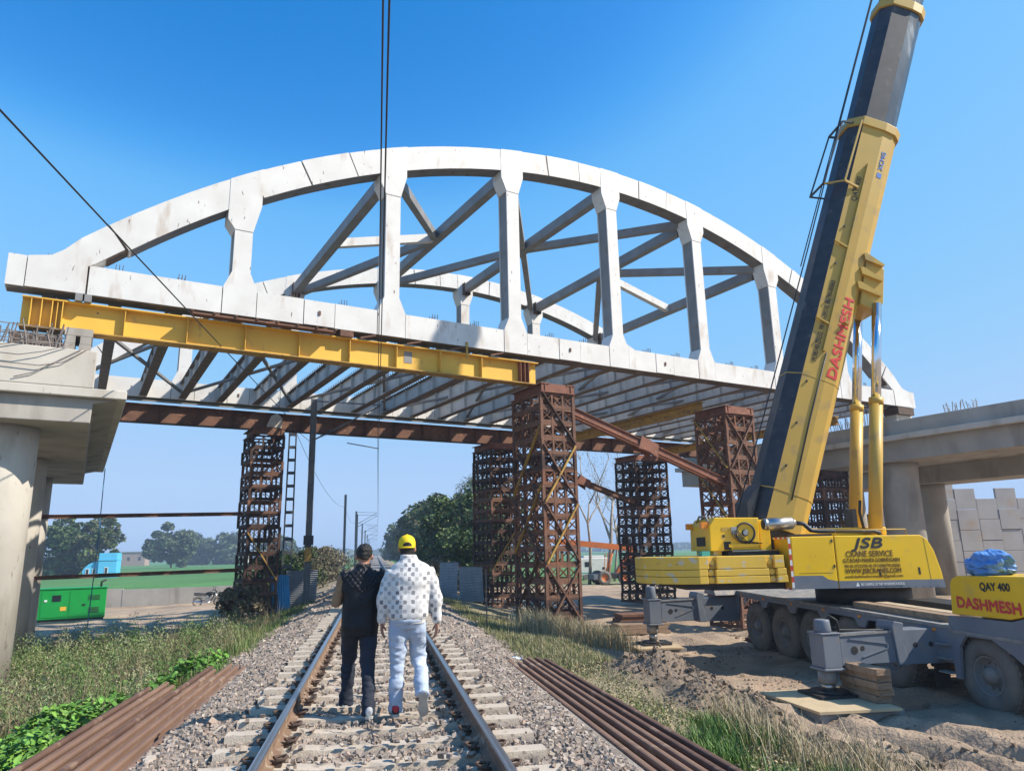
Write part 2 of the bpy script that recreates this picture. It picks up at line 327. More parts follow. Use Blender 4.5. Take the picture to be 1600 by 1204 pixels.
def text_part(name, txt, size, origin, xdir, ydir, m, parent, bold=0.0, shear=0.0, width=None, align='LEFT'):
    cu = bpy.data.curves.new('t', 'FONT'); cu.body = txt; cu.size = size; cu.extrude = .002; cu.shear = shear; cu.align_x = align; cu.resolution_u = 3
    ob = bpy.data.objects.new('t', cu); COL.objects.link(ob)
    me = bpy.data.meshes.new_from_object(ob.evaluated_get(bpy.context.evaluated_depsgraph_get()))
    bpy.data.objects.remove(ob); V = np.empty(len(me.vertices)*3); me.vertices.foreach_get('co', V); V = V.reshape(-1, 3)
    if width: V[:, 0] *= width/(V[:, 0].max()-V[:, 0].min())
    if bold:                                   # heavier strokes: three stepped copies in one mesh
        fs = [tuple(p.vertices) for p in me.polygons]; n0 = len(V); sh_ = ((0, 0, 0), (bold*1.6, 0, .0012), (bold*.8, bold*1.2, .0024), (bold*.8, -bold*1.2, .0036))
        V = np.concatenate([V+np.array(q) for q in sh_]); me = bpy.data.meshes.new(name); me.from_pydata(V.tolist(), [], [tuple(i+n0*k for i in f) for k in range(4) for f in fs])
    x = nrm(xdir); y = nrm(ydir); z = np.cross(x, y); W = np.asarray(origin, float)+V[:, :1]*x+V[:, 1:2]*y+V[:, 2:]*z
    Minv = WLOC[root_of(parent).name].inverted(); W = W @ np.array(Minv.to_3x3()).T+np.array(Minv.translation)
    me.vertices.foreach_set('co', W.ravel()); me.materials.clear(); me.materials.append(MT[m]); me.update(); me.name = name
    o = bpy.data.objects.new(name, me); COL.objects.link(o); o.parent = parent; return o
def copy_tree(o, parent=None):
    c = o.copy(); COL.objects.link(c); c.parent = parent
    for ch in o.children: copy_tree(ch, c)
    return c
# value noise for terrain and wrinkles
def vnoise(P, seed=0):
    P = np.asarray(P, float); I = np.floor(P).astype(np.int64); Fr = P-I; Fr = Fr*Fr*(3-2*Fr); out = 0
    D_ = P.shape[1]
    for c in range(2**D_):
        b = np.array([(c >> k) & 1 for k in range(D_)]); J = I+b; h = np.full(len(P), seed*374761393, np.int64)
        for k, pr in enumerate((73856093, 19349663, 83492791)[:D_]): h ^= J[:, k]*pr
        h = (h ^ (h >> 13))*1274126177; h = (h ^ (h >> 16)) & 0xffff
        out = out+h/65535.*np.prod(np.where(b, Fr, 1-Fr), 1)
    return out-.5
def fbm(P, seed=0, octs=4):
    P = np.asarray(P, float); return sum(vnoise(P*2**i, seed+i)/2**i for i in range(octs))
# ================================================================== GROUND, TRACK
GX = np.array([-2000, -60, -14, -9, -6, -4.2, -3.3, -2.6, -1.95, -1.5, 1.5, 1.95, 2.6, 3.4, 4.6, 6.2, 7.6, 9, 60, 2000.])
GZ = np.array([-1.6, -1.6, -1.5, -1.4, -1.15, -.8, -.55, -.42, -.15, -.088, -.088, -.15, -.42, -.55, -.78, -1.12, -1.36, -1.46, -1.5, -1.6])
def gz(x, y, rough=True):
    x = np.asarray(x, float); y = np.asarray(y, float); z = np.interp(x, GX, GZ)
    if rough:
        P = np.stack([x.ravel(), y.ravel()], 1)
        w = np.clip((np.abs(x)-2.9)/1.2, 0, 1)*np.clip((90-y)/40, 0, 1)
        z = z+w*(fbm(P*.45, 3, 5).reshape(x.shape)*.20)
        # wheel ruts and churned soil of the crane yard
        yard = np.clip((x-5.2)/1.5, 0, 1)*np.clip((34-y)/6, 0, 1)*np.clip((18-x)/4, 0, 1)
        q = (x-7.6)+.14*(y-12)+.35*fbm(P*.3, 9, 3).reshape(x.shape)
        rut = -.17*np.exp(-(q/.22)**2)+.12*np.exp(-((np.abs(q)-.42)/.16)**2)
        rut += -.15*np.exp(-((q-1.1)/.22)**2)+.11*np.exp(-((np.abs(q-1.1)-.4)/.16)**2)
        z = z+yard*(rut*np.clip((13.5-y)/3, 0, 1)+.11*fbm(P*2.2, 21, 5).reshape(x.shape))
        # spoil heaps beside the loose rails
        for hx, hy, hr, hh in ((4.75, 13.2, .6, .42), (5.5, 12.6, .55, .36), (5.15, 11.5, .5, .30), (6.1, 11.9, .45, .25), (5.9, 9.2, .7, .16), (6.4, 6.6, .9, .16), (10.5, 8.2, 1.0, .14)):
            d2 = ((x-hx)**2+((y-hy)*.8)**2)/hr**2
            z = z+hh*np.exp(-d2)*(1+1.1*fbm(P*3.5, 5, 4).reshape(x.shape))
    return z
def gz1(x, y): return float(gz(np.array([x]), np.array([y]))[0])
def build_ground():
    xs = np.unique(np.concatenate([-np.geomspace(16, 1800, 22), np.arange(-16, -3, .25), np.arange(-3, 3.01, .3), np.arange(3, 13, .11), np.arange(13, 30, .6), np.geomspace(30, 1800, 20)]))
    ys = np.unique(np.concatenate([[-60, -20, -6, 0], np.arange(2, 18, .13), np.arange(18, 34, .3), np.arange(34, 60, 1.0), np.geomspace(60, 2400, 24)]))
    X, Y = np.meshgrid(xs, ys); Z = gz(X, Y); nx = len(xs)
    V = np.stack([X.ravel(), Y.ravel(), Z.ravel()], 1)
    i = np.arange(len(ys)-1)[:, None]*nx+np.arange(nx-1)[None]; i = i.ravel()
    F = np.stack([i, i+1, i+nx+1, i+nx], 1)
    x, y = V[:, 0], V[:, 1]; P = V[:, :2]
    soil = np.array([.41, .30, .205]); dry = np.array([.30, .255, .15]); green = np.array([.075, .21, .045]); bal = np.array([.27, .235, .20]); lush = np.array([.10, .14, .045])
    n1 = fbm(P*.5, 31, 4)[:, None]; n2 = fbm(P*1.7, 41, 4)[:, None]
    col = soil*(1+.45*n1+.4*n2)
    def blend(c, w):
        nonlocal col
        w = np.clip(w, 0, 1)[:, None]; col = col*(1-w)+np.asarray(c)*(1+.5*n2)*w
    blend((.27, .185, .125), ((x > 5) & (y < 20))*np.clip(n1[:, 0]*2.2+n2[:, 0]*1.2+.0, 0, .75))
    blend(dry, np.where((x > 2.6) & (x < 6.6), 1-np.abs(x-4.2-.4*n1[:, 0])/2.4, 0)*1.6*np.clip((45-y)/10, 0, 1))
    blend(dry, np.where((x < -2.6) & (x > -9), 1.2-np.abs(x+4.8)/4., 0)*np.clip((26-y)/6, 0, 1)*1.3)
    blend(lush, ((x < -2.8) & (x > -12))*np.clip(n1[:, 0]*3+.2, 0, .7)*np.clip((24-y)/6, 0, 1))
    q = (x+8.2)*.939+(y-18.6)*.344; n = -(x+8.2)*.344+(y-18.6)*.939      # along / across the bridge
    blend(green, np.where((x < -5), np.clip((y-55.8)/.5, 0, 1), 0))
    blend(green, np.where((x > 5), np.clip((y-66)/6, 0, 1), 0))
    blend(dry, np.clip(1-(np.abs(x)-2.6)/2.2, 0, 1)*(y > 26)*.8)
    for hx, hy, hr in ((4.75, 13.2, .9), (5.5, 12.6, .9), (5.15, 11.5, .8), (6.1, 11.9, .8), (5.9, 9.2, 1.0), (6.4, 6.6, 1.1)):
        blend((.23, .17, .12), 1.2*np.exp(-((x-hx)**2+(y-hy)**2)/hr**2))
    blend(bal, np.clip((2.75-np.abs(x))/.25, 0, 1))
    me = np_mesh('ground', V, F, 'groundmat', np.clip(col, .02, .9), smooth=True)
    o = bpy.data.objects.new('ground', me); COL.objects.link(o); tag(o, 'sandy ground with field and track bed', kind='structure')
MT['groundmat'] = mat('earth', (1, 1, 1), (.80, .80, .80), 1.6, .95, attr=True, dirt=(.33, .25, .175), ds=5, dth=.62, bump=.9, bs=14, bdist=.06)
build_ground()

# --- sleepers
SLEEPER_Y = [3.42+.6*i for i in range(110)]
def sleeper_mesh():
    g = G()
    prof = [(-1.375, .0), (-1.30, .0), (-.8, .0), (-.45, -.03), (.45, -.03), (.8, .0), (1.30, .0), (1.375, .0)]
    rings = []
    for x, zt in prof: rings.append([(x, -.14, -.22), (x, .14, -.22), (x, .095, zt), (x, -.095, zt)])
    g.loft(rings, smooth=False)
    return g
sl_me = sleeper_mesh().mesh('sleeper'); mats_of(sl_me, 'sleeper')
def clip_mesh(side):
    g = G(); s = side    # sprung round-bar rail clip
    pts = [(s*.06, -.05, .035), (s*.11, -.055, .05), (s*.15, -.05, .06), (s*.17, 0, .065), (s*.15, .05, .06), (s*.09, .055, .055), (s*.065, .02, .06), (s*.085, -.01, .05), (s*.15, -.005, .035)]
    g.tube(pts, .012, 6); g.box((s*.10-.03, -.05, .0), (s*.10+.03, .05, .03)); return g
clip_me = {}
for sd in (-1, 1):
    clip_me[sd] = clip_mesh(sd).mesh('rail_clip'); mats_of(clip_me[sd], 'clip')
pad_g = G().box((-.10, -.085, .001), (.10, .085, .018)); pad_me = pad_g.mesh('rail_pad'); mats_of(pad_me, 'clip')
for i, y in enumerate(SLEEPER_Y):
    o = bpy.data.objects.new('sleeper', sl_me); COL.objects.link(o)
    o.location = (random.uniform(-.02, .02), y, random.uniform(-.006, .004)); o.rotation_euler = (0, 0, random.uniform(-.006, .006))
    tag(o, 'pale concrete sleeper bedded in ballast under the rails', 'sleeper', 'sleepers of the railway track')
    if i < 24:
        for rx in (-.873, .873):
            for sd in (-1, 1):
                c = bpy.data.objects.new('rail_clip', clip_me[sd]); COL.objects.link(c); c.parent = o; c.location = (rx, 0, 0)
# --- rails
RAIL_SEC = [(-.068, 0), (.068, 0), (.068, .012), (.02, .032), (.010, .05), (.010, .118), (.034, .130), (.034, .155), (.028, .166), (.012, .171), (-.012, .171), (-.028, .166), (-.034, .155), (-.034, .130), (-.010, .118), (-.010, .05), (-.02, .032), (-.068, .012)]
def rail(g, p, q, ms=None, tilt=None):
    g.sweep(p, q, RAIL_SEC, up=tilt or (0, 0, 1), ms=ms)
ms_run = [0]*18
for k in (7, 8, 9, 10, 11): ms_run[k] = 1
for sx, lab in ((-.873, 'running rail of the track on the side of the green generator'), (.873, 'running rail of the track on the side of the yellow crane')):
    g = G(); ys = [1.5, 8.93, 8.938, 22, 45, 90, 200, 520] if sx < 0 else [1.5, 14, 14.006, 45, 90, 200, 520]
    t = thing('rail', lab, 'rail', (sx, 1.5, .004))
    for a, b in zip(ys[:-1], ys[1:]):
        if b-a < .1: continue
        gg = G(); rail(gg, (sx, a, .004), (sx, b, .004), ms_run); part('rail_length', gg, ['railside', 'railtop'], t)
    yj = 8.93 if sx < 0 else 14.0
    gg = G()
    for s2 in (-1, 1): gg.box((sx+s2*.026-.010, yj-.5, .045), (sx+s2*.026+.010, yj+.5, .118)); [gg.cyl((sx+s2*.03, yj+d, .08), (sx+s2*.055, yj+d, .08), .016, n=6) for d in (-.36, -.12, .12, .36)]
    part('fish_plate', gg, 'railside', t)
# --- loose rails lying beside the track
def loose(xs, y0s, y1s, zf, where):
    n = len(xs)
    for i, (x, y0, y1) in enumerate(zip(xs, y0s, y1s)):
        xa, xb = x
        g = G(); xa += random.uniform(-.004, .004); y1 += random.uniform(-.25, .25); rail(g, (xa, y0, zf), (xb, y1, zf+.012*random.random()), tilt=(random.uniform(-.05, .05), 0, 1))
        solo('loose_rail', g, random.choice(['oldrail', 'oldraildark', 'oldrail']), where[i], 'rail', 'loose rails laid beside the track', base=((xa+xb)/2, y0, zf))
def ordlab(n, near, far, side):
    names = ['first', 'second', 'third', 'fourth', 'fifth', 'sixth', 'seventh', 'eighth']
    return ['%s old rusty rail counted from the %s in the pile on the %s side' % (names[i], near, side) for i in range(n)]
xl = list(-2.22-np.cumsum([0]+[.139+.02*random.random()**2 for i in range(7)]))
loose([(x+.02, x-.03-.008*i) for i, x in enumerate(xl)], [2.0]*8, [13.7, 13.9, 14.0, 13.8, 14.1, 12.4, 12.6, 12.2], -.40, ordlab(8, 'ballast', 'weeds', 'generator'))
xr = list(2.20+np.cumsum([0]+[.139+.02*random.random()**2 for i in range(6)]))
loose([(x+.02, x-.06-.012*i) for i, x in enumerate(xr)], [2.0]*7, [13.5, 13.35, 13.2, 13.5, 13.45, 13.3, 13.2], -.44, ordlab(7, 'ballast', 'grass', 'crane'))
for (xa, xb, yy, z0, who) in ((-3.35, -2.1, (3.0, 6.2, 9.0, 11.6), -.62, 'generator'), (2.05, 3.15, (3.2, 6.6, 9.8, 12.2), -.62, 'crane')):
    for k, y in enumerate(yy):
        g = G().box((xa, y-.12, z0), (xb, y+.12, z0+.218 if who == 'generator' else z0+.178))
        solo('timber_bearer', g, 'timber', 'dark timber bearer under the loose rails on the %s side' % who, 'timber', 'bearers under loose rails on the %s side' % who)

# --- ballast stones (gravel: uncountable)
SOIL = [(.24, .175, .12), (.20, .145, .10), (.29, .215, .15), (.17, .125, .09)]
def stones(name, x, y, z, r, seed, label, pal=None):
    n = len(x); rg = np.random.default_rng(seed)
    cube = np.array([(a, b, c) for a in (-1, 1) for b in (-1, 1) for c in (-1, 1)], float)*.72
    F0 = np.array([(0,1,3,2),(4,6,7,5),(0,4,5,1),(2,3,7,6),(0,2,6,4),(1,5,7,3)])
    V = cube[None]*(1+rg.uniform(-.38, .38, (n, 8, 3)))*(r[:, None, None]*rg.uniform(.7, 1.3, (n, 1, 3)))
    a = rg.uniform(0, 6.28, n); b = rg.uniform(0, 6.28, n)
    ca, sa, cb, sb = np.cos(a), np.sin(a), np.cos(b), np.sin(b)
    X = V[..., 0]*ca[:, None]-V[..., 1]*sa[:, None]; Yv = V[..., 0]*sa[:, None]+V[..., 1]*ca[:, None]; Zv = V[..., 2]
    Y2 = Yv*cb[:, None]-Zv*sb[:, None]; Z2 = Yv*sb[:, None]+Zv*cb[:, None]
    V = np.stack([X+x[:, None], Y2+y[:, None], Z2+z[:, None]], -1)
    pal = np.array(pal if pal is not None else [(.37, .295, .235), (.42, .345, .28), (.32, .255, .205), (.40, .30, .235), (.30, .255, .22), (.48, .40, .325), (.24, .195, .16)])
    c = pal[rg.integers(0, len(pal), n)]*rg.uniform(.72, 1.18, (n, 1)); c = np.repeat(c, 8, 0)
    F = (F0[None]+np.arange(n)[:, None, None]*8).reshape(-1, 4)
    me = np_mesh(name, V.reshape(-1, 3), F, 'stone', np.clip(c, 0, 1))
    o = bpy.data.objects.new(name, me); COL.objects.link(o); tag(o, label, 'gravel', kind='stuff')
def ballast():
    rg = np.random.default_rng(5); XS, YS, RS = [], [], []
    for (y0, y1, dens, r0) in ((2.8, 8, 1450, .0190), (8, 14, 1000, .0215), (14, 24, 420, .030), (24, 40, 170, .042), (40, 64, 60, .06)):
        n = int(dens*(y1-y0)*5.9); XS.append(rg.uniform(-2.95, 2.95, n)); YS.append(rg.uniform(y0, y1, n)); RS.append(r0*rg.lognormal(0, .24, n))
    x = np.concatenate(XS); y = np.concatenate(YS); r = np.clip(np.concatenate(RS), .012, .09)
    z = gz(x, y, False)+rg.uniform(-.012, .030, len(x))
    ph = (y-3.42+.3) % .6-.3
    on = (np.abs(ph) < .125) & (np.abs(x) < 1.42)
    edge_on = on & (np.abs(np.abs(ph)-.125) < .045)
    keep = ~on | (rg.random(len(x)) < np.where(edge_on, .16, .035)*np.where(np.abs(x) < .75, 1.0, .25))
    z = np.where(on, .0+r*.5, z)
    keep &= np.abs(np.abs(x)-.873) > .075
    edge = np.clip((2.95-np.abs(x))/.45, 0.12, 1); keep &= rg.random(len(x)) < edge
    inpile = ((x < -2.14) & (x > -3.3) & (y < 14)) | ((x > 2.12) & (x < 3.1) & (y < 13.5)); keep &= ~inpile | (z < -.43)
    x, y, z, r = x[keep], y[keep], z[keep], r[keep]
    stones('ballast', x, y, z, r, 6, 'angular pinkish grey ballast stones round the track')
ballast()
# ================================================================== THE BRIDGE AND ITS FALSEWORK
ANG = R(69.899); BD = np.array([math.sin(ANG), math.cos(ANG), 0]); BN = np.array([-math.cos(ANG), math.sin(ANG), 0]); BO = np.array([-8.185, 18.628, 0])
BROT = math.atan2(BD[1], BD[0])
def B(s, n, z): return BO+BD*s+BN*n+np.array([0, 0, z])
def pn(g, poly, n0, n1, m=0): return g.prism([B(s, n0, z) for s, z in poly], BN*(n1-n0), m)
def bb(g, s0, s1, n0, n1, z0, z1, m=0): return pn(g, [(s0, z0), (s1, z0), (s1, z1), (s0, z1)], n0, n1, m)
RO, RI, ZC = 26.37, 25.57, -10.17
def ztop(s): return ZC+math.sqrt(RO**2-(s-18)**2)
def zsof(s): return ZC+math.sqrt(RI**2-(s-18)**2)
bridge = thing('bowstring_bridge', 'white steel bowstring arch bridge raised over the railway', 'bridge', tuple(B(18, 6.6, 8.16)))
ZB, ZT = 8.16, 8.93
def arc_piece(s0, s1, n0, n1, dz=0.0):
    """arch length cut square to its curve between the angles of s0 and s1 (on the top edge)"""
    a0 = math.asin((s0-18)/RO); a1 = math.asin((s1-18)/RO); k = max(2, int(abs(a1-a0)/.03)); P = []
    for r_ in (RO+dz, RI-dz):
        arr = [(18+r_*math.sin(a0+(a1-a0)*i/k), ZC+r_*math.cos(a0+(a1-a0)*i/k)) for i in range(k+1)]
        P += arr if r_ > 26 else arr[::-1]
    g = G(); pn(g, P, n0, n1); return g
for side, (n0, n1) in (('near', (0., .6)), ('far', (12.6, 13.2))):
    e = .012
    core = G(); bb(core, -.8, 36.8, n0+.05, n1-.05, ZB+.05, ZT-.05)
    part('chord_core', core, 'joint', bridge)
    ac = G()
    cs = np.linspace(1.2, 34.8, 40)
    for a, b in zip(cs[:-1], cs[1:]): pn(ac, [(a, ztop(a)-.05), (b, ztop(b)-.05), (b, zsof(b)+.05), (a, zsof(a)+.05)], n0+.05, n1-.05)
    part('arch_core', ac, 'joint', bridge)
    part('soffit_shade_plate', bb(G(), -.86, 36.86, n0+.012, n1-.012, ZB-.012, ZB-.002), 'soffit', bridge)  # thin sheet under the chord that carries its painted shade
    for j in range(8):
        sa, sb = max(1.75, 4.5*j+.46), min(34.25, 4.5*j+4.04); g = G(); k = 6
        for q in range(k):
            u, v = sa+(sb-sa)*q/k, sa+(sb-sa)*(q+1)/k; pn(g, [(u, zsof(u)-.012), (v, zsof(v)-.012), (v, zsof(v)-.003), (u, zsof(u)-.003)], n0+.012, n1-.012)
        part('arch_soffit_shade', g, 'soffitgrey', bridge)  # dark sheets added under the arch, their colour stands in for shade
    cuts = [.83]
    for j in range(1, 8): cuts += [4.5*j-.46, 4.5*j+.46]
    cuts.append(35.17)
    segs = list(zip(cuts[0::2], cuts[1::2]))
    for i, (a, b) in enumerate(segs):
        mid = 4.5*(i+.5)
        if i in (1, 3, 4, 6):
            for u, v in ((a, mid-.46), (mid+.46, b)): part('chord_segment', bb(G(), u+.012, v-.012, n0, n1, ZB, ZT), 'white', bridge)
            sp_ = part('splice_plate', bb(G(), mid-.45, mid+.45, n0-.014, n1+.014, ZB+.01, ZT-.01), 'white', bridge)
            hd = G(); bb(hd, mid-.03, mid+.03, n0-.05, n0-.014, ZB+.33, ZB+.46); part('lifting_lug', hd, 'rust', sp_)
            asp = [(a-.38, mid-.75), (mid-.73, mid+.73), (mid+.75, b+.38)]
            for q, (u, v) in enumerate(asp):
                g = arc_piece(u+.012, v-.012, n0-(.014 if q == 1 else 0), n1+(.014 if q == 1 else 0), .004 if q == 1 else 0)
                part('arch_splice' if q == 1 else 'arch_segment', g, 'white', bridge)
        else:
            part('chord_segment', bb(G(), a+.012, b-.012, n0, n1, ZB, ZT), 'white', bridge)
            u, v = (1.16, b+.38) if i == 0 else (a-.38, 34.84) if i == 7 else (a-.38, b+.38)
            part('arch_segment', arc_piece(u+.012, v-.012, n0, n1), 'white', bridge)
    for j in range(1, 8):
        s = 4.5*j; g = G()
        pn(g, [(s-.45, ZB-.001), (s+.45, ZB-.001), (s+.45, ZT+.02), (s+.25, 9.42), (s-.25, 9.42), (s-.45, ZT+.02)], n0-e, n1+e)
        part('lower_gusset', g, 'white', bridge)
        zl, zr = ztop(s-.45), ztop(s+.45); bl, br = zsof(s-.45)-.28, zsof(s+.45)-.28; zb = zsof(s)-.75
        g = G(); pn(g, [(s-.45, bl), (s-.25, zb-.1), (s+.25, zb-.1), (s+.45, br), (s+.45, zr+.012), (s, ztop(s)+.014), (s-.45, zl+.012)], n0-e, n1+e)
        part('upper_gusset', g, 'white', bridge)
        g = G()
        # H-section hanger: two faces and a web
        bb(g, s-.245, s+.245, n0+.004, n0+.05, 9.40, zb-.08); bb(g, s-.245, s+.245, n1-.05, n1-.004, 9.40, zb-.08)
        hg = part('hanger', g, 'white', bridge)
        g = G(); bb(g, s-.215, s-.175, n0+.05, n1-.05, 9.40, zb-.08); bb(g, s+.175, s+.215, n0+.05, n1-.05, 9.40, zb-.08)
        part('side_plate', g, 'whitegrey', hg)  # darker than the white faces: shade of the sides is coloured in
    for mir in (0, 1):
        f = (lambda s: 36-s) if mir else (lambda s: s)
        P = [(-.48, ZB), (.8, ZB), (.8, 8.90), (.95, 9.0), (1.58, 9.52), (1.15, ztop(1.15)), (.6, ztop(.6)), (.25, 9.25), (0, 9.06), (-.48, 8.96)]
        g = G(); pn(g, [(f(s), z) for s, z in P], n0-e, n1+e); part('end_knuckle', g, 'white', bridge)
        g = G(); a, b = sorted((f(-.88), f(-.5))); bb(g, a, b, n0, n1, ZB-.01, 8.95); part('end_plate', g, 'white', bridge)
# top lateral bracing
def rb(g, p, q, w, h): g.beam(p, q, w, h); return g
def zs_(s): return ztop(s)-.78
for j in range(2, 7):
    s = 4.5*j; g = rb(G(), B(s, .55, zs_(s)), B(s, 12.65, zs_(s)), .34, .42); st = part('top_strut', g, 'whitegrey', bridge)  # strut and diagonal grey is darkened to stand in for shade
    for n_ in (.75, 12.45):
        g2 = G()
        for d in (-.16, 0, .16): bb(g2, s+d-.012, s+d+.012, n_-.16, n_+.16, zs_(s)-.36, zs_(s)+.3)
        part('bracket', g2, 'joint', st)
def Mj(j): return B(4.5*j, 6.6, zs_(4.5*j))
for j, ends in ((3, [(2, .6), (2, 12.6)]), (4, [(3, .6), (3, 12.6), (5, .6), (5, 12.6)]), (5, [(6, .6), (6, 12.6)])):
    for k, n_ in ends:
        s2 = 4.5*k+(.35 if k < j else -.35); part('diagonal_brace', rb(G(), Mj(j), B(s2, n_, zs_(4.5*k)+.02), .27, .33), 'whitegrey', bridge)
for a, b in ((2, 3), (5, 6)): part('longitudinal_brace', rb(G(), Mj(a), Mj(b), .28, .34), 'white', bridge)
# cross girders with stiffeners and shear studs
cg = G(); L_ = 12.0
cg.ibeam((0, 0, .33), (0, L_, .33), .30, .66, .025, .016, m=0, mf=1)
for k in range(1, 8):
    for sx in (-1, 1): cg.box((sx*.07-.055, 1.5*k-.006, .03), (sx*.07+.055, 1.5*k+.006, .63), 0)
cg_me = cg.mesh('cross_girder'); mats_of(cg_me, ['white', 'flange'])
sg = G()
for k in range(46):
    for sx in (-.07, .07): sg.box((sx-.012, .2+.255*k-.012, .66), (sx+.012, .2+.255*k+.012, .82))
for n_ in (.35, .6, .85, 1.1): 
    for sx in (-.08, .0, .08): sg.box((sx-.008, n_-.9-.008, .66), (sx+.008, n_-.9+.008, .90))
sg_me = sg.mesh('shear_studs'); mats_of(sg_me, 'joint')
bc = Vector(B(18, 6.6, 8.16))
for k in range(25):
    s = 1.5*k; o = bpy.data.objects.new('cross_girder', cg_me); COL.objects.link(o); o.parent = bridge
    o.location = Vector(B(s, .6, 8.20))-bc; o.rotation_euler = (0, 0, BROT)
    p = bpy.data.objects.new('shear_studs', sg_me); COL.objects.link(p); p.parent = o; p['kind'] = 'stuff'
for k in range(8):
    for a, b in (((4.5*k, .7), (4.5*k+4.5, 12.5)), ((4.5*k, 12.5), (4.5*k+4.5, .7))):
        part('lateral_brace', G().beam(B(a[0], a[1], 8.42), B(b[0], b[1], 8.42), .11, .09), 'whitegrey', bridge)

# --- launching girders under the trusses
def plate_girder(name, label, s0, s1, nc, z0, z1, m, stiff, w=.42, extra=None):
    t = thing(name, label, 'girder', tuple(B((s0+s1)/2, nc, z0)))
    part('web', bb(G(), s0, s1, nc-.012, nc+.012, z0+.03, z1-.03), m, t)
    for nm, za, zb in (('bottom_flange', z0, z0+.03), ('top_flange', z1-.03, z1)):
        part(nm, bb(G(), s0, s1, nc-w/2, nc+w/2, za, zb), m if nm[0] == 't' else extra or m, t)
    s = s0+stiff/2
    while s < s1:
        for sg_ in (-1, 1):
            g = G(); a, b = sorted((nc+sg_*.012, nc+sg_*(w/2-.03))); bb(g, s-.008, s+.008, a, b, z0+.03, z1-.03); part('stiffener', g, m, t)
        s += stiff
    return t
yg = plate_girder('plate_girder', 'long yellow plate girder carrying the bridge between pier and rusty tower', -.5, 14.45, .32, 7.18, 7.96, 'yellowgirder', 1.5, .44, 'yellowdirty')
for k in range(4): part('end_stiffener', bb(G(), -.3+.22*k-.01, -.3+.22*k+.01, .11, .31, 7.22, 7.92), 'yellowgirder', yg)
for k in range(3): part('end_stiffener', bb(G(), 13.75+.16*k-.01, 13.75+.16*k+.01, .11, .31, 7.22, 7.92), 'rustred', yg)
for s_ in (3.5, 5.0, 6.5, 8.0, 9.5, 11.0, 12.5): part('tie_angle', G().beam(B(s_+.03, .04, 7.99), B(s_+.5, .02, 8.12), .05, .05), 'rust', yg)
part('web_perforation', bb(G(), 9.55, 9.82, .296, .3, 7.45, 7.82), 'whitegrey', yg)
bg_ = plate_girder('plate_girder', 'long rusty brown plate girder carrying the bridge behind the track', 1.4, 36.2, 12.9, 7.12, 7.90, 'rust', 1.5, .44, 'rustdark')
part('top_bar', bb(G(), 1.5, 36, 12.62, 12.66, 7.98, 8.04), 'whitegrey', bg_)
for (s0, s1) in ((3.3, 7.2),):
    g = G()
    for k in range(6): bb(g, s0, s1, .0-.05*k+.05, .03-.05*k+.05, 7.975, 8.03)
    for k in range(8): bb(g, s0+(s1-s0)*k/7-.03, s0+(s1-s0)*k/7+.03, -.24, .08, 8.031, 8.06)
    solo('steel_grating', g, 'rust', 'rusty steel grating lying on the top flange of the yellow girder', 'grating')
for s_, lab in ((.78, 'pair of grey steel packing blocks under the end knuckle of the arch'), (7.6, 'small rusty packing block between yellow girder and white chord'), (11.6, 'upright steel stub clamped on the yellow girder')):
    g = G()
    if s_ < 1: bb(g, s_-.18, s_-.02, -.02, .3, 7.965, 8.155); bb(g, s_+.02, s_+.18, -.02, .3, 7.965, 8.155)
    elif s_ < 9: bb(g, s_-.2, s_+.2, 0, .4, 7.965, 8.15)
    else: bb(g, s_-.035, s_+.035, -.06, -.03, 7.75, 8.3)
    solo('packing_block', g, 'whitegrey' if s_ < 1 else 'rust' if s_ < 9 else 'yellowdirty', lab, 'block')
for (s_, na, nb, z0, z1, lab) in ((23.3, 1.2, 13.0, 7.14, 7.55, 'dirty yellow cross beam under the deck running to the middle tower'), (31.2, .5, 13.4, 7.02, 7.40, 'dirty yellow cross beam under the deck by the last dark tower')):
    g = G(); g.ibeam(B(s_, na, (z0+z1)/2), B(s_, nb, (z0+z1)/2), .3, z1-z0, .03, .02)
    solo('cross_beam', g, 'yellowdirty', lab, 'beam')

# --- trestle towers of stacked bolted cribs
def crib(w, l, h, bw, bl, seed=0):
    g = G(); t = .07; rg = np.random.default_rng(seed)
    def face(p, q, nb):
        p = np.array(p, float); q = np.array(q, float); inw = np.array([-(q-p)[1], (q-p)[0], 0]); inw = inw/np.linalg.norm(inw)
        for z, hh in ((.06, .115), (h-.035, .07)): g.beam(p+(0, 0, z), q+(0, 0, z), .055, hh)
        for i in range(nb+1):
            a = p+(q-p)*i/nb
            if i < nb or nb == 0: g.beam(a, a+(0, 0, h), t if i else .105, t if i else .105, up=q-p)
            if i < nb:
                c = p+(q-p)*(i+1)/nb
                if rg.random() < .85: g.beam(a+(0, 0, .1), c+(0, 0, h-.06), .02, .042, up=inw)
                if rg.random() < .8: g.beam(c+(0, 0, .1), a+(0, 0, h-.06), .02, .042, up=inw)
                if rg.random() < .14: mid = (a+c)/2; g.beam(mid+inw*.03+(0, 0, .1), mid+inw*.03+(0, 0, h-.07), .03, rg.uniform(.06, .2), up=q-p)
    c = [(-w/2, -l/2), (w/2, -l/2), (w/2, l/2), (-w/2, l/2)]; nb = (bw, bl, bw, bl)
    for i in range(4): face((*c[i], 0), (*c[(i+1) % 4], 0), nb[i])
    for k in range(1, bl):                         # inner frames
        y = -l/2+l*k/bl
        g.beam((-w/2, y, h-.04), (w/2, y, h-.04), .05, .06)
        for i in range(1, bw): g.beam((-w/2+w*i/bw, y, 0), (-w/2+w*i/bw, y, h), .045, .045)
    return g
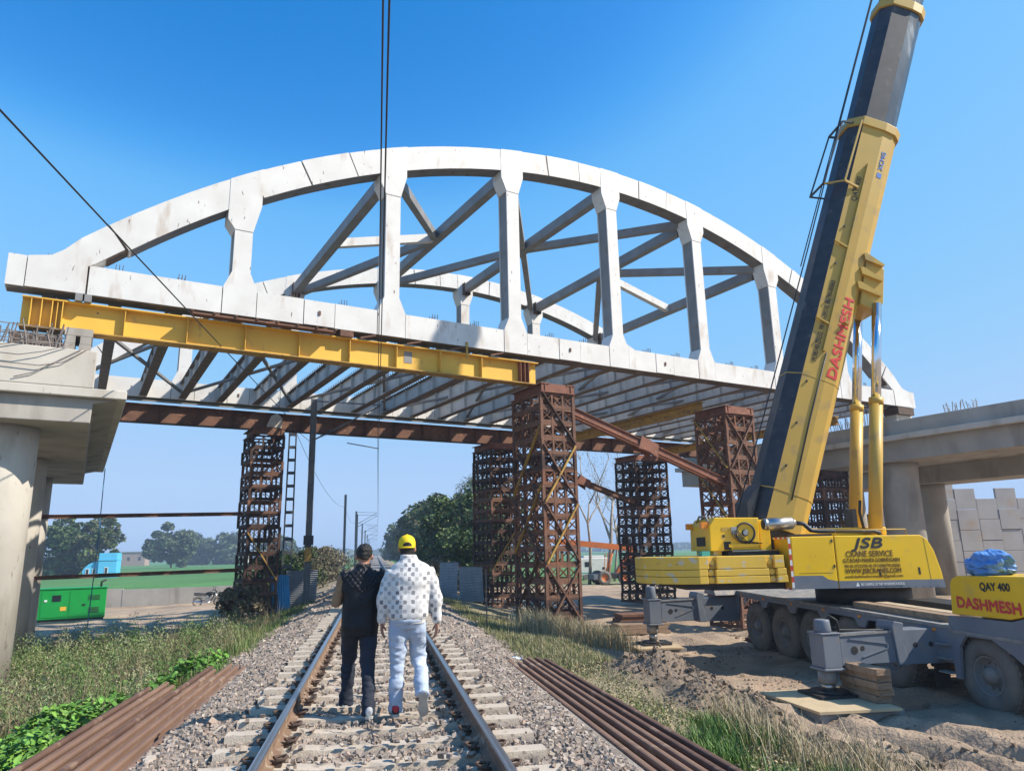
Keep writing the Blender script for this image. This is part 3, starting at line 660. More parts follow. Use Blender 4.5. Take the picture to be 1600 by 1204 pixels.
def tower(label, s0, s1, n0, n1, zt, zb, h, bw, bl, m, braces=(), jit=0.0, cap='rustred'):
    w, l = s1-s0, n1-n0; base = B((s0+s1)/2, (n0+n1)/2, zb)
    t = thing('trestle_tower', label, 'tower', tuple(base), 'trestle towers under the bridge', BROT)
    n = int(round((zt-.34-zb)/h)); h = (zt-.34-zb)/n
    var = []
    for q, mm in enumerate((m, m, 'rust' if m != 'rust' else 'rustdark', m, 'rustmix' if m == 'rust' else m)):
        me = crib(w, l, h, bw, bl, q+int(s0*7)).mesh('trestle_crib'); mats_of(me, mm); var.append(me)
    for k in range(n):
        o = bpy.data.objects.new('trestle_crib', random.choice(var)); COL.objects.link(o); o.parent = t
        o.location = (random.uniform(-jit, jit), random.uniform(-jit, jit), k*h); o.rotation_euler = (random.uniform(-.004, .004), random.uniform(-.004, .004), random.uniform(-.012, .012)+(math.pi if random.random() < .5 else 0))
    for k, (x0, x1) in enumerate(((-w/2-.06, -w/2+.3), (w/2-.3, w/2+.06))):
        g = G(); g.ibeam(((x0+x1)/2, -l/2-.12, zt-zb-.17), ((x0+x1)/2, l/2+.12, zt-zb-.17), .34, .32, .03, .03); part('cap_beam', g, cap, t, local=True)
    g = G(); g.box((-w/2-.02, -l/2-.09, zt-zb-.32), (w/2+.02, -l/2-.05, zt-zb-.02)); part('cap_plate', g, cap, t, local=True)
    H = zt-zb
    for (fc, za, zc, mm, flip) in braces:
        za -= zb; zc -= zb; g = G()
        if fc == 'f':
            y = -l/2-.07; a, b = (-w/2, y, za), (w/2, y, zc)
            if flip: a, b = (w/2, y, za), (-w/2, y-.03, zc)
        else:
            x = -w/2-.07; a, b = (x, -l/2, za), (x, l/2, zc)
            if flip: a, b = (x, l/2, za), (x-.03, -l/2, zc)
        g.beam(a, b, .03, .10, up=(0, -1, 0) if fc == 'f' else (-1, 0, 0)); g.beam(np.array(a)+(0, -.03 if fc == 'f' else 0, 0), np.array(b)+(0, -.03 if fc == 'f' else 0, 0), .06, .02, up=(0, -1, 0) if fc == 'f' else (-1, 0, 0))
        part('diagonal_brace', g, mm, t, local=True)
    return t
X = []
for k, (a, b) in enumerate(((5.05, 3.15), (3.1, 1.2), (1.1, -.7))): X += [('f', a, b, 'rust', 0), ('f', a, b, ('yellowdirty', 'yellowdirty', 'rust')[k], 1), ('l', a+.6, b+.3, 'yellowdirty' if k < 2 else 'rust', 0), ('l', a+.2, b, 'rust', 1)]
tower('big rusty trestle tower beside the track under the end of the yellow girder', 14.25, 15.55, -.3, 1.5, 7.15, -.95, .53, 3, 3, 'rust', [('f', 6.85, 5.1, 'rustdark', 0)]+X)
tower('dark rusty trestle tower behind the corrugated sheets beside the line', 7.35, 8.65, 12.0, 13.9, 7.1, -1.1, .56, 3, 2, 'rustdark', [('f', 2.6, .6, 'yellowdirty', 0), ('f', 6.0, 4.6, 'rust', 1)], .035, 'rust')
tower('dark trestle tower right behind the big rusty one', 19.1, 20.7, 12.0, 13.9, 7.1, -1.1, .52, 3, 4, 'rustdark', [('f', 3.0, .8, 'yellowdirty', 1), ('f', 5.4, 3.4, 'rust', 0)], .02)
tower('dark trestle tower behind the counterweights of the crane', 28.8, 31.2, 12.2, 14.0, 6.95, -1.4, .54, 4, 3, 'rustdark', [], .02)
Y5 = []
for a, b in ((6.7, 4.6), (4.5, 2.4)): Y5 += [('f', a, b, 'rust', 0), ('f', a, b, 'rust', 1), ('l', a, b, 'rust', 0), ('l', a, b, 'yellowdirty', 1)]
tower('tall rusty trestle tower beside the lower end of the crane boom', 22.95, 24.5, -.3, 1.3, 7.1, -1.4, .58, 3, 3, 'rust', Y5)
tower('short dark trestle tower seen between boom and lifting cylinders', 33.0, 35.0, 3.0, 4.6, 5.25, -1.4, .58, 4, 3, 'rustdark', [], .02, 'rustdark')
for s_, n_, lab in ((14.7, .35, 'rusty steel saddle on top of the big rusty tower'), (8.0, 12.9, 'rusty steel saddle on the dark tower by the sheets')):
    g = G(); bb(g, s_-.3, s_+.3, n_-.3, n_+.3, 7.152, 7.176); solo('saddle_plate', g, 'rustdark', lab, 'plate')
# long struts tying the towers
def strut(pa, pb, lab, m, gus=None):
    t = thing('tower_strut', lab, 'strut', tuple(pa))
    for d in (-.13, .13):
        g = G(); g.ibeam(np.array(pa)+BN*d, np.array(pb)+BN*d, .14, .26, .02, .015); part('channel', g, m, t)
    if gus is not None:
        c = np.array(pa)+(np.array(pb)-np.array(pa))*gus; dr = nrm(np.array(pb)-np.array(pa)); up = np.cross(BN, dr); g = G()
        for d in (-.225, .225):
            q = c+BN*d; g.prism([q+dr*a+up*b for a, b in ((-.42, -.24), (.42, -.2), (.5, .3), (0, .2), (-.45, .26))], BN*.02)
        part('gusset', g, 'rustred', t)
strut(B(15.6, .1, 6.38), B(23.0, .1, 4.05), 'rusty double channel strut sloping from the big tower to the crane side tower', 'rustred', .47)
strut(B(20.8, 12.4, 6.55), B(29.0, 12.4, 4.1), 'rusty strut sloping between the two dark towers behind', 'rust', .52)
for (z0, z1, nm) in ((3.22, 3.40, 'upper'), (1.0, 1.08, 'lower')):
    g = G(); a, b = B(-.6, 12.4, z0), B(7.2, 12.4, z1)
    t = thing('pipe_strut', '%s rusty horizontal strut between concrete pier and dark tower' % nm, 'strut', tuple(a))
    part('pipe', G().ibeam(a, b, .14, .15, .02, .02), 'rust', t)
g = G(); c = B(8.2, 12.05, 7.3)
g.prism([c+BD*a+np.array([0, 0, b]) for a, b in ((-.3, -.15), (.35, -.2), (.4, .25), (.15, .5), (-.1, .35))], BN*.12)
solo('sack', g, 'cloth', 'pale sack hanging under the brown girder on the dark tower', 'sack', bevel=.04)

# --- concrete piers
def column(t, s, n, r, z0, z1, m='concrete', flare=0.0):
    g = G(); c = B(s, n, 0); rings = []
    for z, rr in ((z0, r), (z1-.9, r), (z1-.35, r+flare*.5), (z1, r+flare)):
        rings.append([c+np.array([rr*math.cos(a), rr*math.sin(a), z]) for a in np.linspace(0, 2*math.pi, 29)[:-1]])
    g.loft(rings); part('column', g, m, t)
lp = thing('bridge_pier', 'pale concrete pier carrying the end of the yellow girder', 'pier', tuple(B(-.9, 7, -1.6)))
part('pedestal', bb(G(), -3.0, 1.22, -1.2, 15.0, 5.51, 6.40), 'concretelight', lp, bevel=.02)
part('cap_slab', bb(G(), -3.7, 1.92, -1.2, 15.6, 5.30, 5.508), 'concretelight', lp, bevel=.02)
g = G(); g.prism([B(s, -1.0, z) for s, z in ((-3.0, 4.72), (1.22, 4.72), (1.24, 5.18), (1.75, 5.298), (-3.5, 5.298), (-3.02, 5.18))], BN*16.2); part('cap_beam', g, 'concrete', lp, bevel=.02)
for n_ in (.55, 6.8, 13.0): column(lp, -.62, n_, .82, -1.7, 4.715, 'concretelight', .0)
def rebar_cage(label, s0, s1, ns, n0, n1, nn, z0, h, hoop=True, bend=.0):
    g = G()
    for i in range(ns):
        for j in range(nn):
            a = s0+(s1-s0)*i/max(1, ns-1)+random.uniform(-.05, .05); b = n0+(n1-n0)*j/max(1, nn-1)+random.uniform(-.05, .05); hh = h*random.uniform(.45, 1.25)
            g.beam(B(a, b, z0), B(a+random.uniform(-.14, .14), b+random.uniform(-.1, .1), z0+hh), .022, .022)
    if hoop:
        for z in (.25, .5, .8):
            g.beam(B(s0-.05, n0-.02, z0+h*z), B(s1+.05, n0-.02, z0+h*z-.02), .02, .02); g.beam(B(s0-.05, n1+.02, z0+h*z), B(s1+.05, n1+.02, z0+h*z), .02, .02)
    return solo('rebar_cage', g, 'rebar', label, 'rebar', base=tuple(B((s0+s1)/2, (n0+n1)/2, z0)))
rebar_cage('tangle of bare rebar standing on the pier under the yellow girder end', -.75, .45, 13, -1.05, -.2, 3, 6.40, .62)
g = G()
for (a, b, c) in ((-1.0, -1.24, 6.35), (-.6, -1.3, 6.15), (-.2, -1.26, 5.95)):
    g.tube([B(a-1.2, b, c), B(a+.3, b-.02, c-.03), B(a+.75, b, c+.1), B(a+1.3, b+.06, 6.5)], .011, 5)
g.tube([B(-.35, -1.24, 5.62), B(.0, -1.25, 5.75), B(.9, -1.23, 6.42)], .011, 5)
solo('loose_rebar', g, 'rebar', 'bent loose rebar hanging over the pale pier face', 'rebar')
g = G(); bb(g, -.62, .42, -.05, .7, 6.40, 7.0); solo('bearing_block', g, 'joint', 'dark bearing stack behind the rebar on the pier', 'block')
g = G()
for k, (a, b, c, d) in enumerate(((.50, .72, 6.402, 6.98), (.80, 1.06, 6.402, 6.98))):
    for z in range(3): bb(g, a+.01*z, b, -.25, .75, c+.195*z, c+.195*z+.19)
bb(g, .48, 1.08, -.25, .8, 6.99, 7.178); solo('packing_stack', g, 'concrete', 'stack of grey blocks bearing the yellow girder on the pier', 'blocks')
rp = thing('bridge_pier', 'grey concrete pier whose long cap passes behind the lifting cylinders', 'pier', tuple(B(36.4, 2, -1.6)))
part('pedestal', bb(G(), 34.9, 37.6, -11, 14.6, 6.66, 7.38), 'concrete', rp, bevel=.02)
part('cap_slab', bb(G(), 34.5, 38.2, -11, 15.0, 6.40, 6.655), 'concretelight', rp, bevel=.02)
part('cap_beam', bb(G(), 34.9, 37.8, -11, 14.8, 5.45, 6.398), 'concrete', rp, bevel=.02)
for n_ in (-8.0, 1.05, 9.5): column(rp, 36.3, n_, .88, -1.8, 5.445, 'concrete', .08)
part('white_stool', bb(G(), 35.3, 36.6, .1, 1.2, 7.385, 7.74), 'concretelight', rp)
g = G(); bb(g, 35.2, 36.5, -.1, .7, 7.742, 8.1); solo('bearing_block', g, 'joint', 'dark steel bearing under the far end of the arch', 'block')
rebar_cage('fan of bare rebar on the pier behind the crane boom', 35.0, 36.0, 3, 1.9, 3.6, 9, 7.385, .8, False)
rebar_cage('short bent rebar loops on the grey pier cap', 35.0, 35.4, 2, -3.6, -2.4, 8, 7.385, .42)
rebar_cage('small rebar cage on the far end of the grey pier cap', 35.0, 35.5, 2, 12.5, 13.6, 7, 7.385, .5)
np_ = thing('bridge_pier', 'second grey concrete pier standing before the panel wall', 'pier', tuple(B(46.6, 2, -1.6)))
part('cap_beam', bb(G(), 45.6, 48.4, -9, 12, 5.1, 6.15), 'concrete', np_, bevel=.02)
part('cap_slab', bb(G(), 45.2, 48.8, -9, 12, 6.155, 6.35), 'concretelight', np_)
for n_ in (-4.5, 5.5, 11): column(np_, 47, n_, .72, -1.8, 5.095, 'concrete', .0)
g = G(); bb(g, 38.25, 45.1, -3, 9, 6.45, 7.25); solo('deck_slab', g, 'concrete', 'grey concrete deck slab between the two grey piers', 'slab', bevel=.02)
# panelled retaining wall
wall = thing('retaining_wall', 'retaining wall of staggered grey concrete panels', 'wall', (45.5, 44.0, -1.7))
wa = R(97); wd = np.array([math.sin(wa), math.cos(wa), 0]); wnv = np.array([-wd[1], wd[0], 0]); w0 = np.array([33.5, 45.0, 0])
for i in range(15):
    for k in range(5):
        zt_ = -1.9+1.42*k+(.71 if i % 2 else 0)
        if k == 4 and (i % 4 == 1 or i in (0, 7)): continue
        c = w0+wd*(1.5*i); d = random.uniform(-.03, .03); g = G()
        x0, x1, z0, z1 = .015, 1.485, zt_+.012, zt_+1.408; ch = .16
        P = [(x0, z0+.4), (x0+ch*0, z0), (x1, z0), (x1, z1), (x0, z1)]
        g.prism([c+wd*a+wnv*d+np.array([0, 0, b]) for a, b in P[1:]], wnv*.18); part('wall_panel', g, 'concretewall', wall, bevel=.015)
g = G(); g.prism([w0+wnv*.19+wd*a+np.array([0, 0, b]) for a, b in ((0, -1.9), (22.4, -1.9), (22.4, 3.6), (0, 3.6))], wnv*1.0); part('fill', g, 'joint', wall)
# ================================================================== MOBILE CRANE
crane = thing('mobile_crane', 'large yellow telescopic mobile crane standing on extended outriggers', 'crane', (12.45, 17.6, -1.45))
def sh(y): return (y-16.5)*.030                      # the carrier leans forward a little
def side_poly(g, P, x0, x1, m=0): return g.prism([(x0, y, z+sh(y)) for y, z in P], (x1-x0, 0, 0), m)
WY = [20.75, 19.25, 17.85, 16.4, 14.95, 12.35]
# --- carrier
P = [(22.0, .05), (22.0, -.62), (21.62, -.62), (21.45, -.055)]
for a, b in zip(WY[:4], WY[1:5]):
    m_ = (a+b)/2; P += [(m_+.24, -.055), (m_+.12, -.235), (m_-.12, -.235), (m_-.24, -.055)]
P += [(14.3, -.055), (13.85, -.58), (12.98, -.58), (12.98, .05)]
for x0, x1 in ((10.95, 11.02), (13.88, 13.95)):
    g = G(); side_poly(g, P, x0, x1); part('side_skirt', g, 'cranegrey', crane)
g = G(); side_poly(g, [(22.02, .055), (12.9, .055), (12.9, .12), (22.02, .12)], 10.93, 11.0); part('deck_edge', g, 'deckgrey', crane)
g = G(); side_poly(g, [(22.0, .06), (12.9, .06), (12.9, .105), (22.0, .105)], 11.002, 13.9); part('deck_plate', g, 'deckgrey', crane)
g = G(); side_poly(g, [(21.9, .03), (10.7, .03), (10.7, -.62), (21.9, -.62)], 11.9, 13.0); part('chassis_frame', g, 'black', crane)
g = G(); side_poly(g, [(21.2, .03), (13.2, .03), (13.2, -.01), (21.2, -.01)], 11.05, 13.85); part('wheel_arch_plate', g, 'black', crane)
def wheel(y, x_out, sgn):
    """x_out: outer face; sgn +1 when the tyre lies towards +x of it"""
    zc = -.775+(y-16.5)*.012; c = np.array([x_out, y, zc]); ax = (sgn, 0, 0)
    t = G(); Rr = .685
    t.lathe(c, ax, [(.03, .345), (.0, .40), (-.02, .50), (.0, .60), (.04, .655), (.08, Rr-.008), (.2, Rr), (.32, Rr-.008), (.36, .655), (.4, .60), (.4, .36), (.03, .345)], 40)
    for k in range(34):
        a = 2*math.pi*k/34
        for q, (x0, x1, off) in enumerate(((.06, .19, 0), (.21, .34, .5))):
            a2 = a+off*2*math.pi/34; r_ = np.array([0, math.cos(a2), math.sin(a2)]); tn = np.array([0, -math.sin(a2), math.cos(a2)])
            t.beam(c+np.array([sgn*x0, 0, 0])+r_*(Rr+.004), c+np.array([sgn*x1, 0, 0])+r_*(Rr+.004), .07, .03, up=r_)
    w = bpy.data.objects.new('wheel', None); COL.objects.link(w); w.parent = crane; w.empty_display_size = .1
    part('tyre', t, 'tyre', w)
    r_ = G(); r_.lathe(c, ax, [(.028, .35), (.02, .335), (.05, .32), (.14, .30), (.16, .20), (.10, .155), (.04, .15), (.03, .12), (-.01, .11), (-.02, .0)], 28)
    for k in range(10):
        a = 2*math.pi*k/10; q = c+np.array([sgn*.155, .235*math.cos(a), .235*math.sin(a)]); r_.cyl(q, q-np.array([sgn*.04, 0, 0]), .022, n=6)
    part('rim', r_, 'rim', w)
for y in WY:
    wheel(y, 11.06, 1); wheel(y, 13.84, -1)
    part('axle', G().cyl((11.3, y, -.775), (13.6, y, -.775), .13, n=12), 'black', crane)
# front body with the engine cover
g = G(); g.prism([(10.95, y, z) for y, z in ((12.86, .24), (12.80, .80), (12.74, .90), (12.6, .96), (10.75, .99), (10.75, .315), (11.2, .31), (11.5, .235))], (2.9, 0, 0)); part('front_cover', g, 'craneyellow', crane, bevel=.02)
g = G(); g.prism([(10.945, y, z) for y, z in ((12.98, .20), (12.98, -.95), (12.86, -.95), (12.78, -.35), (12.6, -.15), (12.0, -.15), (11.6, -.35), (11.3, -.55), (11.3, -.95), (10.75, -.95), (10.75, .28), (11.2, .275), (11.5, .20))], (.07, 0, 0)); part('front_skirt', g, 'cranegrey', crane)
g = G(); g.box((11.1, 10.75, -.9), (13.8, 11.4, .2)); part('front_chassis', g, 'black', crane)
g = G(); g.prism([(10.925, y, z) for y, z in ((12.98, -.105), (10.75, -.16), (10.75, -.10), (12.98, -.045))], (.02, 0, 0)); part('trim_strip', g, 'deckgrey', crane)
for q in (3,):
    g = G(); g.box((12.0, 10.8, 1.0), (13.8, 11.7, 1.45)); part('rear_locker', g, 'craneyellow', crane, bevel=.02)
    g = G(); g.box((12.6, 10.85, 1.452), (13.7, 11.2, 1.66)); part('tool_crate', g, 'teal', crane)
text_part('lettering', 'QAY 400', .19, (10.943, 12.08, .72), (0, -1, .012), (0, 0, 1), 'darkprint', crane, .006, 0, .66)
text_part('lettering', 'DASHMESH', .27, (10.943, 12.70, .385), (0, -1, -.03), (0, 0, 1), 'redpaint', crane, .011, 0, 1.42)
# loads lying on the carrier deck
dk = lambda y: .107+sh(y)
for k, (x0, y0, w_, l_, h_, m_, lab) in enumerate(((11.3, 13.4, .3, 3.0, .14, 'timber', 'long timber baulk lying on the carrier deck edge'), (11.75, 13.0, .32, 3.2, .13, 'paletimber', 'pale timber baulk lying beside another on the carrier deck'), (12.3, 12.9, .8, 2.9, .22, 'black', 'dark flat steel box lying on the carrier deck behind timber baulks'))):
    g = G(); z0 = dk(y0+l_); g.prism([(x0, y0, dk(y0)), (x0, y0+l_, dk(y0+l_)), (x0, y0+l_, dk(y0+l_)+h_), (x0, y0, dk(y0)+h_)], (w_, 0, 0)); solo('deck_load', g, m_, lab, 'timber' if k < 2 else 'box', bevel=.01)
g = G(); nu, nv = 44, 26; th = np.repeat(np.pi*np.arange(nv)/(nv-1), nu); ph = np.tile(2*np.pi*np.arange(nu)/nu, nv); dirs = np.stack([np.sin(th)*np.cos(ph), np.sin(th)*np.sin(ph), np.cos(th)], 1)
rr = 1+.55*fbm(dirs*1.6+5, 3, 2)-.35*np.abs(fbm(dirs*3.2+9, 8, 3)); V = dirs*rr[:, None]*np.array((.40, .46, .27))+np.array((11.4, 12.2, 1.17))
Fc = [(j*nu+i, j*nu+(i+1) % nu, (j+1)*nu+(i+1) % nu, (j+1)*nu+i) for j in range(nv-1) for i in range(nu)]
g.add(V, Fc); solo('tarp_bundle', g, 'tarp', 'crumpled blue tarpaulin bundle on the yellow front cover', 'tarpaulin')
# --- outriggers
def outrigger(yf, yb, xe, root, zt, zb, zg, jt, nm):
    s_ = G(); s_.prism([(x, yf, z) for x, z in ((xe+.42, zb), (xe+1.72, zb+.01), (xe+1.72, zt), (xe+.42, zt-.03))], (0, yb-yf, 0)); ob = part('outrigger_beam', s_, 'cranegrey', crane, bevel=.012)
    g = G(); g.beam((xe+.42, yf-.012, zt-.02), (xe+1.7, yf-.012, zt+.005), .02, .045); part('bright_edge', g, 'deckgrey', ob)
    g = G(); g.cyl((xe+.72, yf-.006, (zt+zb)/2-.02), (xe+.72, yf+.02, (zt+zb)/2-.02), .075, n=18); g.cyl((xe+.9, yf-.006, (zt+zb)/2+.01), (xe+.9, yf+.02, (zt+zb)/2+.01), .045, n=14); part('hole', g, 'black', ob)
    g = G(); g.beam((xe+.62, yf-.01, zt-.1), (xe+1.45, yf-.01, zt-.22), .02, .018); g.beam((xe+1.45, yf-.01, zt-.22), (xe+1.45, yf-.01, zt-.3), .02, .018); g.beam((xe+1.45, yf-.01, zt-.3), (xe+.88, yf-.01, zb+.14), .02, .018); part('stiffening_rib', g, 'cranegrey', ob)
    g = G(); g.prism([(x, yf-.06, z) for x, z in ((xe+1.62, zb-.04), (xe+1.86, zb-.04), (xe+1.78, zt-.2), (xe+1.82, zt+.16), (xe+1.62, zt+.2), (xe+1.56, zt+.1))], (0, yb-yf+.12, 0)); part('collar', g, 'cranegrey', crane, bevel=.015)
    g = G(); g.prism([(x, yf-.03, z) for x, z in ((xe+1.8, zb-.03), (root, zb-.05), (root, zt+.03), (xe+1.8, zt+.03))], (0, yb-yf+.06, 0)); ob2 = part('outrigger_sleeve', g, 'cranegrey', crane, bevel=.012)
    g = G()
    for xx in (xe+2.05, xe+2.4): g.cyl((xx, yf-.036, (zt+zb)/2+.03), (xx, yf, (zt+zb)/2+.03), .05, n=16)
    part('boss', g, 'black', ob2)
    g = G(); g.box((xe+.03, yf-.04, zb-.03), (xe+.40, yb+.04, zt+.0)); g.box((xe, yf-.07, zb-.08), (xe+.44, yb+.07, zb-.03)); g.box((xe, yf-.06, zt), (xe+.44, yb+.06, zt+.03)); part('jack_housing', g, 'cranegrey', crane, bevel=.03)
    c = np.array([xe+.2, (yf+yb)/2, 0]); g = G(); g.cyl(c+(0, 0, zt+.03), c+(0, 0, jt), .165, .145, 24); part('jack_cap', g, 'cranegrey', crane, bevel=.03)
    g = G(); g.tube([c+(.1, 0, jt-.02), c+(.15, -.05, jt+.06), c+(.27, -.08, jt-.02), c+(.3, -.08, zt+.03)], .025, 8); part('hose', g, 'black', crane)
    g = G(); g.cyl(c+(0, 0, zb-.09), c+(0, 0, zb-.32), .175, n=24); part('jack_barrel', g, 'deckgrey', crane)
    g = G(); g.cyl(c+(0, 0, zb-.32), c+(0, 0, zg+.09), .125, n=24); part('jack_rod', g, 'chrome' if nm else 'steel', crane)
    g = G(); g.cyl(c+(0, 0, zg+.09), c+(0, 0, zg+.05), .36, n=20); g.box(c+np.array((-.42, -.42, zg+.002)), c+np.array((.42, .42, zg+.05))); part('jack_foot', g, 'black', crane)
outrigger(13.45, 13.83, 8.45, 11.3, -.11, -.70, -1.24, .16, 0)
outrigger(21.65, 22.1, 8.05, 11.0, .06, -.58, -1.22, .46, 0)
g = G(); side_poly(g, [(22.3, .0), (21.5, .0), (21.6, .16), (22.2, .22)], 10.2, 11.6); part('rear_bracket', g, 'deckgrey', crane)
for (x0, x1, y0, y1, zz, lab) in ((7.6, 9.35, 12.35, 14.35, -1.24, 'thick sandy load mat under the outrigger jack beside the timber stack'), (7.45, 9.0, 21.0, 22.8, -1.22, 'load mat under the rear outrigger jack of the crane')):
    t = thing('load_mat', lab, 'mat', ((x0+x1)/2, (y0+y1)/2, zz-.28))
    part('mat_core', G().box((x0+.05, y0+.05, zz-.30), (x1-.05, y1-.05, zz-.052)), 'whitegrey', t)
    part('mat_board', G().prism([(x0, y0, zz-.05), (x1-.2, y0-.1, zz-.05), (x1, y1, zz-.05), (x0-.05, y1, zz-.05)], (0, 0, .045)), 'padtop', t)
zz = -1.238
for k in range(5):
    dx = (.0, .03, -.03, .02, -.04)[k]; dy = (.05, 0, -.04, .02, -.06)[k]
    g = G().box((8.98+dx, 12.62+dy, zz), (9.28+dx, 13.75+dy, zz+.118)); zz += .12
    solo('timber_block', g, 'timber', '%s timber block of the stack beside the outrigger jack' % ['lowest', 'second lowest', 'middle', 'second highest', 'topmost'][k], 'timber', 'timber blocks stacked by the jack', bevel=.008)

# --- slewing superstructure in its own frame (a along heading, b to its left)
uaz = R(97); UA = np.array([math.sin(uaz), math.cos(uaz), 0]); UB = np.array([-UA[1], UA[0], 0]); UC = np.array([12.45, 17.6, 0])
def U(a, b, z): return UC+UA*a+UB*b+np.array([0, 0, z])
def pu(g, poly, b0, b1, m=0): return g.prism([U(a, b0, z) for a, z in poly], UB*(b1-b0), m)
def pz(g, poly, z0, z1, m=0): return g.prism([U(a, b, z0) for a, b in poly], (0, 0, z1-z0), m)
def bu(g, a0, a1, b0, b1, z0, z1, m=0): return pu(g, [(a0, z0), (a1, z0), (a1, z1), (a0, z1)], b0, b1, m)
part('slew_ring', G().cyl(U(0, 0, .12), U(0, 0, .55), 1.15, n=40), 'black', crane)
part('turntable', bu(G(), -4.3, 1.0, -.95, .95, .56, 1.25), 'black', crane)
b0 = -1.45
cov = part('engine_cover', pu(G(), [(-1.335, .57), (1.32, .53), (1.27, .95), (1.16, 1.4), (1.02, 1.68), (.86, 1.785), (-1.325, 1.805)], b0, .2), 'craneyellow', crane, bevel=.02)
cov2 = part('side_locker', pu(G(), [(-2.45, .57), (-1.36, .57), (-1.35, 1.80), (-2.42, 1.80)], b0, .2), 'craneyellow', crane, bevel=.02)
part('lower_band', pu(G(), [(-1.333, .565), (1.322, .525), (1.30, .72), (-1.333, .735)], b0-.006, b0-.001), 'cranegrey', cov)
part('lower_band', pu(G(), [(-2.452, .565), (-1.362, .565), (-1.362, .735), (-1.6, .78), (-1.72, .87), (-2.452, .88)], b0-.006, b0-.001), 'cranegrey', cov2)
for k, (a, z) in enumerate(((-.28, .90), (.72, .93))): part('latch', pu(G(), [(a-.025, z-.08), (a+.025, z-.085), (a+.02, z+.08), (a-.03, z+.085)], b0-.005, b0-.001), 'black', cov)
pu_ = [(.98, .70), (.985, .70), (.93, 1.72), (.925, 1.72)]
part('panel_seam', pu(G(), pu_, b0-.004, b0-.001), 'boomblack', cov)
tx, ty = UA, np.array([0, 0, 1.]); nb_ = b0-.004
text_part('lettering', 'JSB', .34, U(-.88, nb_, 1.50), tx, ty, 'darkprint', cov, .010, .25, .80)
text_part('lettering', 'CRANE SERVICE', .2, U(-1.09, nb_, 1.295), tx, ty, 'brownprint', cov, .002, 0, 1.18)
text_part('lettering', 'G.T.ROAD MANDI GOBINDGARH', .13, U(-1.17, nb_, 1.165), tx, ty, 'brownprint', cov, .001, 0, 1.42)
text_part('lettering', '98140-29232/98140-39110/86790-00065', .12, U(-1.15, nb_, 1.035), tx, ty, 'brownprint', cov, 0, 0, 1.40)
text_part('lettering', 'WWW.JSBCRANES.COM', .16, U(-1.15, nb_, .905), tx, ty, 'brownprint', cov, .003, .1, 1.40)
text_part('lettering', 'email:dashmeshcranesjsb@gmail.com', .1, U(-1.17, nb_, .80), tx, ty, 'brownprint', cov, 0, 0, 1.45)
text_part('lettering', 'BE CAREFUL IN THE WORKING RADIUS', .085, U(-.80, b0-.012, .61), tx, ty, 'whiteprint', cov, .001, 0, 1.08)
part('warning_mark', pu(G(), [(-.93, .60), (-.83, .60), (-.88, .70)], b0-.012, b0-.008), 'whiteprint', cov)
# red and white tape on the locker end
for k in range(9):
    z0 = .60+.13*k; part('tape', pu(G(), [(-2.50, z0), (-2.445, z0), (-2.445, z0+.128), (-2.50, z0+.128)], b0-.010, b0-.007), 'redtape' if k % 2 else 'whitetape', cov2)
for k in range(10):
    b_ = b0+.14*k; a = -2.456
    for z0 in (.545, 1.75): part('tape', G().prism([U(a, b_, z0), U(a, b_+.138, z0), U(a, b_+.138, z0+.05), U(a, b_, z0+.05)], UA*-.004), 'redtape' if k % 2 else 'whitetape', cov2)
# counterweights: outline with notches for the lifting lugs
def cw_outline(a_front, notches):
    P = [(a_front, -1.5)]
    for n_ in notches: P += [(n_+.10, -1.5), (n_+.10, -1.34), (n_-.10, -1.34), (n_-.10, -1.5)]
    P += [(-4.75, -1.5), (-5.15, -1.38), (-5.55, -1.0), (-5.85, -.5), (-5.92, 0), (-5.85, .5), (-5.55, 1.0), (-5.15, 1.38), (-4.75, 1.5), (a_front, 1.5)]
    return P
for k, (z0, z1, af, nt_) in enumerate(((.74, .905, -2.60, (-2.95, -4.45)), (.915, 1.07, -2.62, (-2.95, -4.45)), (1.08, 1.375, -2.66, (-3.0, -4.42)))):
    cw = part('counterweight', pz(G(), cw_outline(af, nt_), z0, z1), 'cwyellow', crane, bevel=.012)
    for n_ in nt_:
        g = G(); g.cyl(U(n_, -1.345, (z0+z1)/2), U(n_, -1.42, (z0+z1)/2), min(.07, (z1-z0)/2-.01), n=16); part('lifting_lug', g, 'cwyellow', cw)
bu_ = part('counterweight_tray', bu(G(), -5.0, -2.6, -1.2, 1.2, .60, .735), 'black', crane)
# winch housing
wz = part('winch_housing', pu(G(), [(-4.22, 1.50), (-2.95, 1.50), (-2.92, 2.30), (-4.05, 2.32), (-4.20, 2.12)], -.82, .82), 'craneyellow', crane, bevel=.02)
part('mount_post', bu(G(), -4.1, -3.9, -.7, .7, 1.38, 1.50), 'cwyellow', crane); part('mount_base', bu(G(), -3.8, -2.5, -.9, .9, 1.26, 1.48), 'black', crane)
part('winch_drum', G().lathe(U(-3.30, -.83, 1.93), UB, [(-.012, .265), (-.03, .25), (-.03, .225), (.03, .215), (.06, .1), (.0, .085), (-.02, .075), (-.02, 0)], 30), 'boomblack', wz)
part('drum_hub', G().cyl(U(-3.30, -.86, 1.93), U(-3.30, -.82, 1.93), .06, n=14), 'steel', wz)
part('slot', pz(G(), [(-4.215, -.45), (-4.225, -.45), (-4.225, .25), (-4.215, .25)], 1.62, 1.85), 'black', wz)
for k, (a, z, w_, h_) in enumerate(((-3.86, 1.86, .03, .03), (-3.8, 2.03, .10, .045), (-3.78, 1.62, .09, .10))): part('cover_plate', bu(G(), a-w_, a+w_, -.828, -.822, z-h_, z+h_), 'black' if k != 1 else 'boomyellow', wz)
part('hydraulic_block', bu(G(), -3.66, -3.52, -.86, -.82, 1.9, 2.08), 'steel', wz)
g = G()
